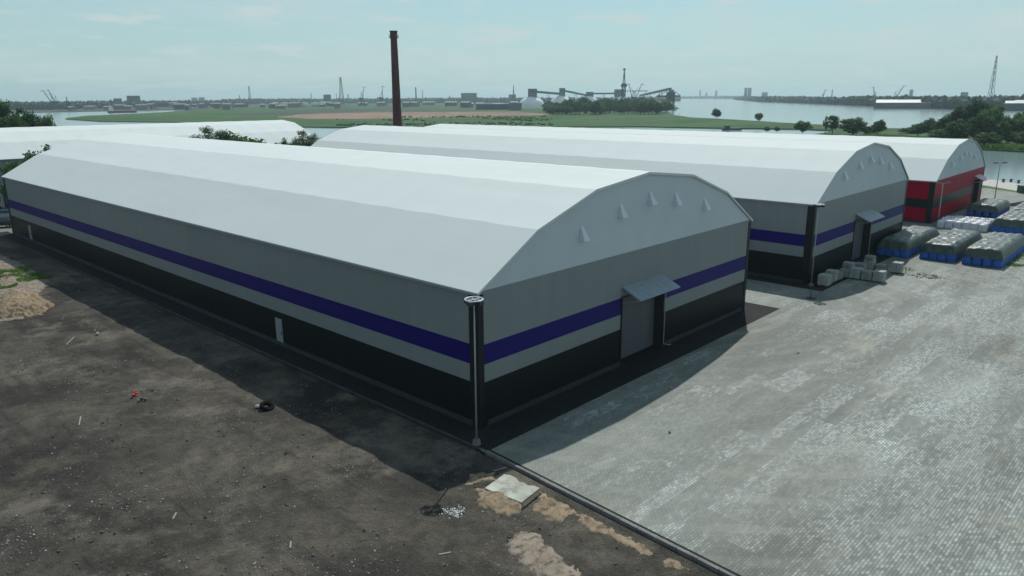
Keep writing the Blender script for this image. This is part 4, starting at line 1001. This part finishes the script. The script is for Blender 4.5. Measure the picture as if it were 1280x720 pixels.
# ------------------------------------------------------------------ far port
M['steel_dark'] = simple('dark_steel', (.05, .065, .075), .6, .1); M['steel_grey'] = simple('grey_steel', (.14, .17, .19), .55, .1)
M['dome'] = simple('white_dome', (.86, .87, .84), .2, .05, .05); M['shed_white'] = simple('white_shed', (.7, .7, .69), .6, .05, .05)
M['shed_grey'] = simple('grey_shed', (.15, .17, .18), .7, .1, .05); M['shed_dark'] = simple('dark_shed', (.07, .09, .11), .7, .1, .05); M['brick_far'] = simple('brown_block', (.13, .10, .09), .8, .1, .05)
M['hull_red'] = simple('red_hull', (.12, .025, .03), .5, .1, .1); M['ochre'] = simple('ochre_wall', (.24, .20, .155), .8, .1, .05)
M['window'] = simple('dark_window', (.05, .07, .08), .2, .05)
domes = []
for px, pb, wpx, ptop, bx0, bx1, by, lab in ((664.5, 136, 31, 120, 660, 671, 111.3, 'nearest white silo dome, leftmost, with a dark tower on top'), (701, 135.2, 27, 119, 699, 706, 110.4, 'white silo dome second from left, with a slim tower on top'), (735.5, 134, 24, 119, 732.5, 741, 115.2, 'white silo dome third from left, half hidden by the wood'), (775, 133.4, 20, 118.5, 768, 779, 112, 'white silo dome at the right, mostly hidden by the wood')):
    p = G(px, pb); rr = wpx * mpp(p) / 2; h = top_z(px, ptop, p) - LZ
    root = empty('silo_dome', p, lab, 'silo', 'white silo domes of the port', YAW - math.pi / 2)
    pr = [(rr, 0), (rr * 1.0, h * .3)] + [(rr * math.cos(t), h * .3 + h * .7 * math.sin(t)) for t in [math.pi / 2 * q / 9 for q in range(1, 10)]]
    MB().lathe(pr, 36).build('shell', M['dome'], root, smooth=True)
    ht = top_z((bx0 + bx1) / 2, by, p) - LZ; hw = (bx1 - bx0) / 2 * mpp(p); off = ((bx0 + bx1) / 2 - px) * mpp(p)
    b = MB(); b.box(off - hw, -hw, h - 4, off + hw, hw, ht); tw = b.build('head_house', M['steel_grey'], root)
    b = MB(); b.box(off - hw - .3, -hw - .3, ht + .01, off + hw + .3, hw + .3, ht + .6); b.build('roof', M['steel_dark'], tw)
    for s in (-.5, 0, .5): MB().box(off + hw * s - 1.1, -hw - .08, ht - 5, off + hw * s + 1.1, -hw - .02, ht - 3).build('window', M['window'], tw)
    domes.append((p, ht, off))
def pt(px, py, p): return Vector((at(px, py, math.hypot(p[0], p[1])).x, at(px, py, math.hypot(p[0], p[1])).y, top_z(px, py, p)))
def conveyor(a, b, lab, w_=3.0, legs=()):
    root = empty('conveyor', (a.x, a.y, 0), lab, 'conveyor', 'conveyor bridges of the port'); o = Vector((a.x, a.y, 0)); m = MB(); A, B = a - o, b - o
    d = (B - A); hz = Vector((d.x, d.y, 0)).normalized(); s = Vector((-hz.y, hz.x, 0)) * w_ / 2; u = Vector((0, 0, w_ * .45))
    m.add([A - s - u, A + s - u, A + s + u, A - s + u, B - s - u, B + s - u, B + s + u, B - s + u], [(0, 1, 2, 3), (4, 7, 6, 5), (0, 4, 5, 1), (1, 5, 6, 2), (2, 6, 7, 3), (3, 7, 4, 0)]); m.build('gallery', M['steel_grey'], root)
    for t in legs:
        q = A.lerp(B, t); m = MB(); f = Vector((q.x, q.y, LZ))
        m.bar(q - s - u, f - s * 1.8, .7); m.bar(q + s - u, f + s * 1.8, .7); m.bar((q - s - u).lerp(f - s * 1.8, .5), (q + s - u).lerp(f + s * 1.8, .5), .5); m.build('trestle', M['steel_dark'], root)
d0, d1, d2, d3 = [d[0] for d in domes]
conveyor(pt(671, 114.8, d0), pt(699, 117.2, d1), 'conveyor bridge between the first and second silo domes', 4, (.5,))
conveyor(pt(706, 113.6, d1), pt(732.5, 119, d2), 'sloping conveyor bridge between the second and third silo domes', 3.4, (.5,))
conveyor(pt(741, 117, d2), pt(768, 116.8, d3), 'level conveyor bridge between the third and last silo domes', 3.4, (.5,))
tp = G(837.5, 137.5)
conveyor(pt(800, 119.5, d3), pt(838, 111, tp), 'long conveyor rising to the ship loader at the waterside', 3.6, (.35, .75))
conveyor(pt(779, 113.8, d3), pt(810, 113.6, d3), 'thin level conveyor behind the lattice crane', 1.6, (.9,))
# ship loader tower
root = empty('ship_loader', tp, 'dark ship loader tower standing at the water right of the wood', 'ship loader', rz=YAW - math.pi / 2); s = mpp(tp); z = lambda py: top_z(837, py, tp) - LZ
b = MB()
for x in (-4.2, 4.2):
    for y in (-5, 5): b.bar((x * s, y, -1), (x * s * .9, y, z(121)), 1.1)
    b.bar((x * s, -5, z(131)), (x * s, 5, z(126)), .7)
for zz in (z(131), z(126)):
    for y in (-5, 5): b.bar((-4.2 * s, y, zz), (4.2 * s, y, zz), .8)
b.bar((-4.2 * s, -5, 0), (4.2 * s, -5, z(126)), .6); b.bar((4.2 * s, -5, 0), (-4.2 * s, -5, z(126)), .6)
b.build('frame', M['steel_dark'], root)
MB().box(-4.5 * s, -6, z(126), 4.5 * s, 6, z(115)).build('machine_house', M['steel_dark'], root)
MB().box(-2 * s, -4, z(115) + .01, 3 * s, 4, z(112)).build('head_house', M['steel_grey'], root)
b = MB(); b.box(-17 * s, -1.6, z(121), 12 * s, 1.6, z(119)); b.bar((-4 * s, 0, z(113.5)), (-16 * s, 0, z(119)), .6); b.bar((4 * s, 0, z(114)), (12 * s, 0, z(119)), .6); b.build('boom', M['steel_dark'], root)
MB().box(-6 * s, -8, -2, 7 * s, 8, .8).build('footing', M['concrete_dark'], root)

def lattice(root, h, w0, w1, t, mat='steel_dark', n=8, name='mast'):
    b = MB(); lv = [h * (1 - (1 - i / n) ** 1.3) for i in range(n + 1)]
    ww = lambda z: w0 + (w1 - w0) * z / h; cs = [(-1, -1), (1, -1), (1, 1), (-1, 1)]
    for z0, z1 in zip(lv, lv[1:]):
        for i in range(4):
            a, c = cs[i], cs[(i + 1) % 4]; q0, q1 = ww(z0) / 2, ww(z1) / 2
            b.bar((a[0] * q0, a[1] * q0, z0), (a[0] * q1, a[1] * q1, z1), t)
            b.bar((a[0] * q0, a[1] * q0, z0), (c[0] * q1, c[1] * q1, z1), t * .6); b.bar((c[0] * q0, c[1] * q0, z0), (a[0] * q1, a[1] * q1, z1), t * .6); b.bar((a[0] * q1, a[1] * q1, z1), (c[0] * q1, c[1] * q1, z1), t * .6)
    return b.build(name, M[mat], root)
def pylon(px, pyb, pyt, lab, wpx, t=.4, dist=None, arms=True, group='lattice masts on the horizon', nm='power_pylon', cat='pylon'):
    p = G(px, pyb) if dist is None else at(px, pyb, dist); h = top_z(px, pyt, p) - LZ; w_ = wpx * mpp(p)
    root = empty(nm, p, lab, cat, group, YAW - math.pi / 2 + .3); lattice(root, h, w_, w_ * .16, t)
    if arms:
        for f in (.80, .89, .97):
            b = MB(); a = w_ * .42 * (1.3 - f * .6); z_ = h * f
            b.bar((-a, 0, z_), (a, 0, z_), t); b.bar((-a, 0, z_), (0, 0, z_ + h * .03), t * .7); b.bar((a, 0, z_), (0, 0, z_ + h * .03), t * .7); b.build('cross_arm', M['steel_dark'], root)
    return root, p, h
pylon(1237, 130, 70, 'tall lattice mast with slanting legs at the right over the far trees', 6.0, .42, 1500, False)
p = at(1237, 130, 1500)
pylon(1281, 135, 90, 'lattice mast at the extreme right edge over far trees', 7, .6, 1600, False)
pylon(427.5, 131, 96.5, 'tallest power pylon left of the chimney, with cross arms', 6, .8, 2300)
pylon(313, 130, 108, 'small power pylon on the horizon far left of the chimney', 4, .7, 2800)
pylon(642, 129, 106.5, 'thin lattice mast left of the silo domes', 2.2, .6, 2400, False)
def stackpole(px, pyt, dist, wpx, lab, mat='steel_grey', nm='smokestack', cat='smokestack'):
    p = at(px, 128, dist); h = top_z(px, pyt, p) - LZ; r = wpx * mpp(p) / 2; o = MB().lathe([(0, 0), (r * 1.3, 0), (r, h * .5), (r * .85, h), (0, h)], 12).build(nm, M[mat], loc=p); tag(o, lab, cat, 'smokestacks on the horizon')
stackpole(520.3, 109, 2300, 1.7, 'thicker dark smokestack right of the red brick chimney', 'steel_dark'); stackpole(528.5, 113, 2600, .9, 'thin mast like smokestack right of the thicker dark one')
stackpole(562.5, 119.5, 2300, 1.2, 'short smokestack left of the pale slab building'); stackpole(389.5, 116, 2400, 1.0, 'thin smokestack left of the tallest pylon'); stackpole(435.5, 117.5, 2400, 1.2, 'short smokestack right of the tallest pylon')
stackpole(84, 121, 1900, 1.3, 'short smokestack right of the two leaning port cranes', 'steel_dark'); stackpole(300, 118.8, 2400, 1.0, 'short smokestack beside the small power pylon'); stackpole(421, 116.5, 2500, .7, 'hair thin smokestack touching the tallest pylon')
def crane(px, pyb, pyt, lean, lab, dist=None, kind='lattice'):
    "harbour slewing crane: portal, turntable house, leaning jib; lean in pixels to the right"
    p = G(px, pyb) if dist is None else at(px, pyb, dist); s = mpp(p); h = top_z(px, pyt, p) - LZ; root = empty('harbour_crane', p, lab, 'crane', 'harbour cranes', YAW - math.pi / 2)
    b = MB(); hp = h * .28; w_ = h * .11
    for x in (-1, 1):
        for y in (-1, 1): b.bar((x * w_, y * w_, 0), (x * w_ * .6, y * w_ * .6, hp), max(.8, s * .45))
    b.bar((-w_, -w_, hp * .6), (w_, -w_, hp * .6), .8); b.build('portal', M['steel_dark'], root)
    sg = 1 if lean > 0 else -1
    MB().box(-w_ * .9 - sg * w_ * .6, -w_ * .7, hp + .02, w_ * .9 - sg * w_ * .6, w_ * .7, hp + h * .16).build('machine_house', M['steel_dark'], root)
    b = MB(); t = max(.6, s * .36); tip = Vector((lean * s, 0, h))
    for y in (-1, 1): b.bar((0, y * w_ * .4, hp + h * .08), tip + Vector((0, y * .3, 0)), t)
    for q in range(7):
        a = Vector((0, -w_ * .4, hp + h * .08)).lerp(tip, q / 7); c = Vector((0, w_ * .4, hp + h * .08)).lerp(tip, (q + 1) / 7); b.bar(a, c, t * .6)
    b.build('jib', M['steel_dark'], root)
    b = MB(); ap = Vector((-sg * w_ * .3, 0, hp + h * .42)); b.bar((-sg * w_, 0, hp + h * .15), ap, t); b.bar((sg * w_ * .2, 0, hp + h * .15), ap, t); b.bar(ap, Vector((0, 0, hp)).lerp(tip, .8), t * .5); b.build('apex_frame', M['steel_dark'], root)
    b = MB(); fl = tip + Vector((sg * 3.0 * s, 0, -h * .06)); b.bar(tip, fl, t * .8); b.bar(tip, tip - Vector((sg * 1.5 * s, 0, h * .03)), t * .8); b.build('jib_head', M['steel_dark'], root)
crane(66, 137, 112.5, -9, 'leaning crane mast at the port far left, left of pair'); crane(71, 137.5, 112, -7, 'leaning crane mast at the port far left, right of pair')
crane(453.5, 131, 108.5, 2.5, 'harbour crane left of the red brick chimney, farther left', 2000); crane(478.5, 131, 107.5, .6, 'harbour crane with upright jib just left of the red chimney', 2000)
crane(1118.5, 131.5, 107, 8.5, 'large harbour crane in front of the white riverside sheds'); crane(1092, 131, 108.5, -2.5, 'harbour crane left of the white riverside sheds'); crane(1028, 128, 112, 2, 'small harbour crane on the far bank left of the white sheds', 2300)
stackpole(1039, 112, 2500, 1.2, 'short smokestack on the far bank left of the white sheds')
p3 = d3
crane(790, 134, 104.5, -5, 'harbour crane behind the wood with a bent jib', 1480); crane(794, 134, 104.5, 7.5, 'harbour crane behind the wood with jib slanting right', 1470)
pz = at(779, 134, 1440); h = top_z(779, 85.5, pz) - LZ; root = empty('lattice_crane', pz, 'tallest lattice tower crane rising behind the silo domes', 'crane', rz=YAW - math.pi / 2)
lattice(root, h * .62, 6.5, 5.5, .8, n=7); MB().box(-5, -5, h * .53, 5, 5, h * .60).build('machine_house', M['steel_dark'], root); b = MB(); b.bar((0, 0, h * .6), (0, 0, h), 1.2)
b.bar((-2.6, 0, h * .6), (0, 0, h), .7); b.bar((2.6, 0, h * .6), (0, 0, h), .7); b.build('jib', M['steel_dark'], root); MB().box(-2.2, -1.5, h * .95, 2.2, 1.5, h).build('jib_head', M['steel_dark'], root)
# storage tanks and sheds
for q, px in enumerate((344.5, 355.5, 367, 380.5, 393.5, 403)):
    p = G(px, 133.6); r = 4.6 * mpp(p); h = top_z(px, 127.3, p) - LZ
    root = empty('storage_tank', p, 'pale round storage tank in the row left of the chimney', 'tank', 'row of storage tanks'); MB().lathe([(0, 0), (r, 0), (r, h * .9)], 24).build('shell', M['dome'], root, smooth=True); MB().lathe([(r, h * .9), (r * .55, h * .97), (0, h)], 24).build('lid', M['shed_grey'], root)
def block(px0, px1, pyt, dist, mat, lab, nm='building', cat='building', depth_=None, floors=0, group=None, roof=None, eave=None):
    c = at((px0 + px1) / 2, 128, dist); s = mpp(c); w_ = (px1 - px0) * s; h = top_z((px0 + px1) / 2, pyt, c) - LZ; d = depth_ or max(12, w_ * .4)
    root = empty(nm, c, lab, cat, group, YAW - math.pi / 2 - (math.atan(((px0 + px1) / 2 - 640) / F)))
    wall_m = mat
    if eave: rise_ = h; h = top_z((px0 + px1) / 2, eave, c) - LZ; rise_ -= h; wall_m = 'shed_dark'
    MB().box(-w_ / 2, 0, -.5, w_ / 2, d, h).build('wall', M[wall_m], root)
    if roof == 'gable':
        b = MB(); rh = rise_ if eave else min(5, w_ * .1); b.add([(-w_ / 2 - .5, -.5, h), (w_ / 2 + .5, -.5, h), (w_ / 2 + .5, d + .5, h), (-w_ / 2 - .5, d + .5, h), (-w_ / 2 - .5, d / 2, h + rh), (w_ / 2 + .5, d / 2, h + rh)], [(0, 1, 5, 4), (3, 4, 5, 2), (0, 4, 3), (1, 2, 5), (0, 3, 2, 1)]); b.build('roof', M['shed_white' if mat == 'shed_white' else 'shed_grey'], root)
    else: MB().box(-w_ / 2 - .4, -.4, h + .01, w_ / 2 + .4, d + .4, h + .8).build('roof', M['shed_grey' if mat != 'shed_white' else 'shed_white'], root)
    for f in range(floors):
        b = MB(); z0 = h * (f + .35) / floors; n = max(3, int(w_ / 5))
        for q in range(n): x = -w_ / 2 + w_ * (q + .2) / n; b.box(x, -.12, z0, x + w_ * .55 / n, -.02, z0 + h * .4 / floors)
        b.build('window_row', M['window'], root)
    return root
block(160, 175, 120, 2300, 'brick_far', 'brown apartment block rising above the far left wood', floors=6); block(143, 152, 123.4, 2300, 'shed_dark', 'low dark block left of the brown apartment block')
block(576.5, 596, 116.6, 2300, 'shed_grey', 'pale slab building on the horizon between chimney and silo domes', floors=5)
block(929.5, 933.3, 109.8, 4300, 'shed_grey', 'left half of the twin tower block over the river', 'tower_block', 'tower', floors=10, depth_=25); block(934, 938.2, 110.2, 4300, 'shed_grey', 'right half of the twin tower block over the river', 'tower_block', 'tower', floors=10, depth_=25)
block(951.5, 958.5, 115.6, 4300, 'shed_grey', 'lower tower block right of the twin tower block', 'tower_block', 'tower', floors=6)
block(893, 896, 113.5, 7200, 'shed_grey', 'faint tower block on the river horizon, left of the twin block', 'tower_block', 'tower', floors=8, depth_=30); block(873.5, 875.5, 112.8, 7200, 'shed_grey', 'faint thin tower farthest left over the river horizon', 'tower_block', 'tower', floors=8, depth_=30); block(881, 883.5, 116, 7200, 'shed_grey', 'faint short tower on the river horizon between two others', 'tower_block', 'tower', floors=5, depth_=30)
block(1135.5, 1139.5, 112.3, 3600, 'shed_grey', 'pale tower block above the white riverside sheds', 'tower_block', 'tower', floors=8, depth_=20); block(1200, 1208, 115.6, 2600, 'shed_grey', 'broad grey block above the far trees at right', floors=4); block(1096.5, 1119, 124.6, 1340, 'shed_white', 'shorter white riverside shed left of the large crane', 'riverside_shed', 'shed', 30, roof='gable', eave=129); block(1120.5, 1160, 124.6, 1330, 'shed_white', 'longer white riverside shed right of the large crane', 'riverside_shed', 'shed', 30, roof='gable', eave=129)
block(1096, 1160, 129, 1300, 'shed_dark', 'long dark low quay building below the white riverside sheds', 'riverside_shed', 'shed', 12)
block(1258, 1268, 126, 1150, 'shed_white', 'small white shed among trees near the right edge', 'riverside_shed', 'shed', 14, roof='gable', eave=129); block(1271, 1292, 125, 1150, 'shed_white', 'white shed cut by the right edge among trees', 'riverside_shed', 'shed', 14, roof='gable', eave=129)
block(405, 414, 118.5, 2500, 'shed_dark', 'dark block standing left of the tallest pylon', floors=4); block(240, 247, 122.3, 4300, 'shed_grey', 'faint pale block on the horizon, left of pair', floors=4); block(249, 256, 121.8, 4300, 'shed_grey', 'faint pale block on the horizon, right of pair', floors=4); block(636, 645, 118.5, 2400, 'shed_grey', 'grey block at the foot of the thin mast left of the domes')
r_ = random.Random(63)
for q in range(44):                                    # low sheds scattered through the port
    if q < 20: px = r_.uniform(75, 300); d = r_.uniform(1480, 2100)
    else: px = r_.uniform(300, 645); d = r_.uniform(1450, 2200)
    w_ = r_.uniform(4, 16); mt = r_.choice(['shed_grey', 'shed_dark', 'shed_dark', 'ochre', 'shed_white' if q % 4 == 0 else 'shed_grey', 'brick_far'])
    tone = {'shed_grey': 'grey', 'shed_dark': 'dark', 'ochre': 'ochre', 'shed_white': 'white', 'brick_far': 'brown'}[mt]; side = 'left port below the wooded shore' if px < 300 else 'middle port behind the sand flats'
    c = at(px, 128, d); need = r_.uniform(5, 10)
    s = mpp(c); pyt = 0
    root = empty('port_shed', c, f'low {tone} shed in the {side}', 'shed', f'{tone} sheds in the {side}', YAW - math.pi / 2 + r_.uniform(-.3, .3)); ww = w_ * s; dd = r_.uniform(12, 25)
    MB().box(-ww / 2, 0, -.5, ww / 2, dd, need).build('wall', M[mt], root); b = MB(); rh = 2.5; b.add([(-ww / 2 - .5, -.5, need), (ww / 2 + .5, -.5, need), (ww / 2 + .5, dd + .5, need), (-ww / 2 - .5, dd + .5, need), (-ww / 2 - .5, dd / 2, need + rh), (ww / 2 + .5, dd / 2, need + rh)], [(0, 1, 5, 4), (3, 4, 5, 2), (0, 4, 3), (1, 2, 5), (0, 3, 2, 1)]); b.build('roof', M['shed_grey' if mt != 'shed_white' else 'shed_white'], root)
block(595, 652, 130.6, 1250, 'shed_dark', 'long low dark shed left of the nearest silo dome', 'riverside_shed', 'shed', 20)
block(636, 652, 129.5, 1180, 'shed_grey', 'pale low pipe house beside the nearest silo dome', 'riverside_shed', 'shed', 10)
# cargo ship in the left river arm
c = at(152, 137, 1340, WZ); root = empty('cargo_ship', c, 'red hulled ship with white deckhouse moored in the far left river arm', 'ship', rz=YAW - math.pi / 2 + .45)
root.scale = (.5, .55, .6)
hull = [(-38, 3), (-40, 0), (-38, -3), (-30, -6), (28, -6), (42, 0), (28, 6), (-30, 6)]; b = MB(); b.prism(hull, -1, 4.2); b.build('hull', M['hull_red'], root); b = MB(); b.box(-36, -5, 4.21, -24, 5, 13); b.box(-33, -3, 13.01, -27, 3, 16); b.build('deckhouse', M['shed_white'], root); b = MB(); b.tube((8, 0, 4.2), (8, 0, 18), .6, .4); b.build('mast', M['steel_dark'], root)

# ------------------------------------------------------------------ quay at the right
sheet('quay', [(171, 24.6), (178.0, 20), (192.6, 34), (186, 40)], .02, M['concrete'], 2.2); sheet('grass_verge', [(168.5, 24.0), (170.9, 24.7), (185.8, 40.1), (182, 42)], .015, M['verge'])
for q, (px, py, lab) in enumerate(((1254, 227.5, 'dark mooring bollard on the quay, leftmost of three'), (1263.5, 227.5, 'dark mooring bollard on the quay, middle of three'), (1273, 229, 'dark mooring bollard on the quay, rightmost of three'))):
    p = G(px, py, .02); o = MB().lathe([(0, 0), (.55, 0), (.5, .12), (.36, .2), (.34, .75), (.55, .9), (.58, 1.05), (.4, 1.15), (0, 1.15)], 16).build('mooring_bollard', M['black_metal'], loc=p, smooth=True); o.scale = (.62, .62, .62); tag(o, lab, 'bollard', 'mooring bollards on the quay')
p = G(1277, 241, .02); root = empty('utility_cabinet', p, 'dark green cabinet on the verge at the right edge', 'cabinet', rz=R(40)); MB().box(-.8, -.5, 0, .8, .5, 1.3).build('body', M['cab_green'], root, bevel=.03); MB().box(-.9, -.6, 1.31, .9, .6, 1.4).build('lid', M['steel_dark'], root)
# moored dark barge on the light strip of water behind the halls
p = G(915, 162.6, WZ); root = empty('moored_barge', p, 'small dark barge moored on the light water strip behind the halls', 'boat', rz=YAW - math.pi / 2 + .2); b = MB(); b.prism([(-6, 1.6), (-6.5, 0), (-6, -1.6), (4.5, -1.6), (6.5, 0), (4.5, 1.6)], -.3, 1.2); b.build('hull', M['steel_dark'], root); MB().box(-4.5, -1.2, 1.21, -2, 1.2, 2.8).build('wheelhouse', M['steel_dark'], root)

# ------------------------------------------------------------------ haze
b = MB(); b.box(-12900, -12900, -5, 12900, 12900, 125); hz = b.build('haze', []); hz.data.materials.clear()
m = bpy.data.materials.new('haze'); m.use_nodes = True; n_ = m.node_tree; n_.nodes.remove(n_.nodes['Principled BSDF'])
pv = n_.nodes.new('ShaderNodeVolumePrincipled'); pv.inputs['Color'].default_value = (.72, .95, 1.0, 1); pv.inputs['Density'].default_value = .00012; pv.inputs['Anisotropy'].default_value = .25
n_.links.new(pv.outputs[0], n_.nodes['Material Output'].inputs['Volume']); hz.data.materials.append(m); tag(hz, kind='stuff'); hz.display_type = 'WIRE'
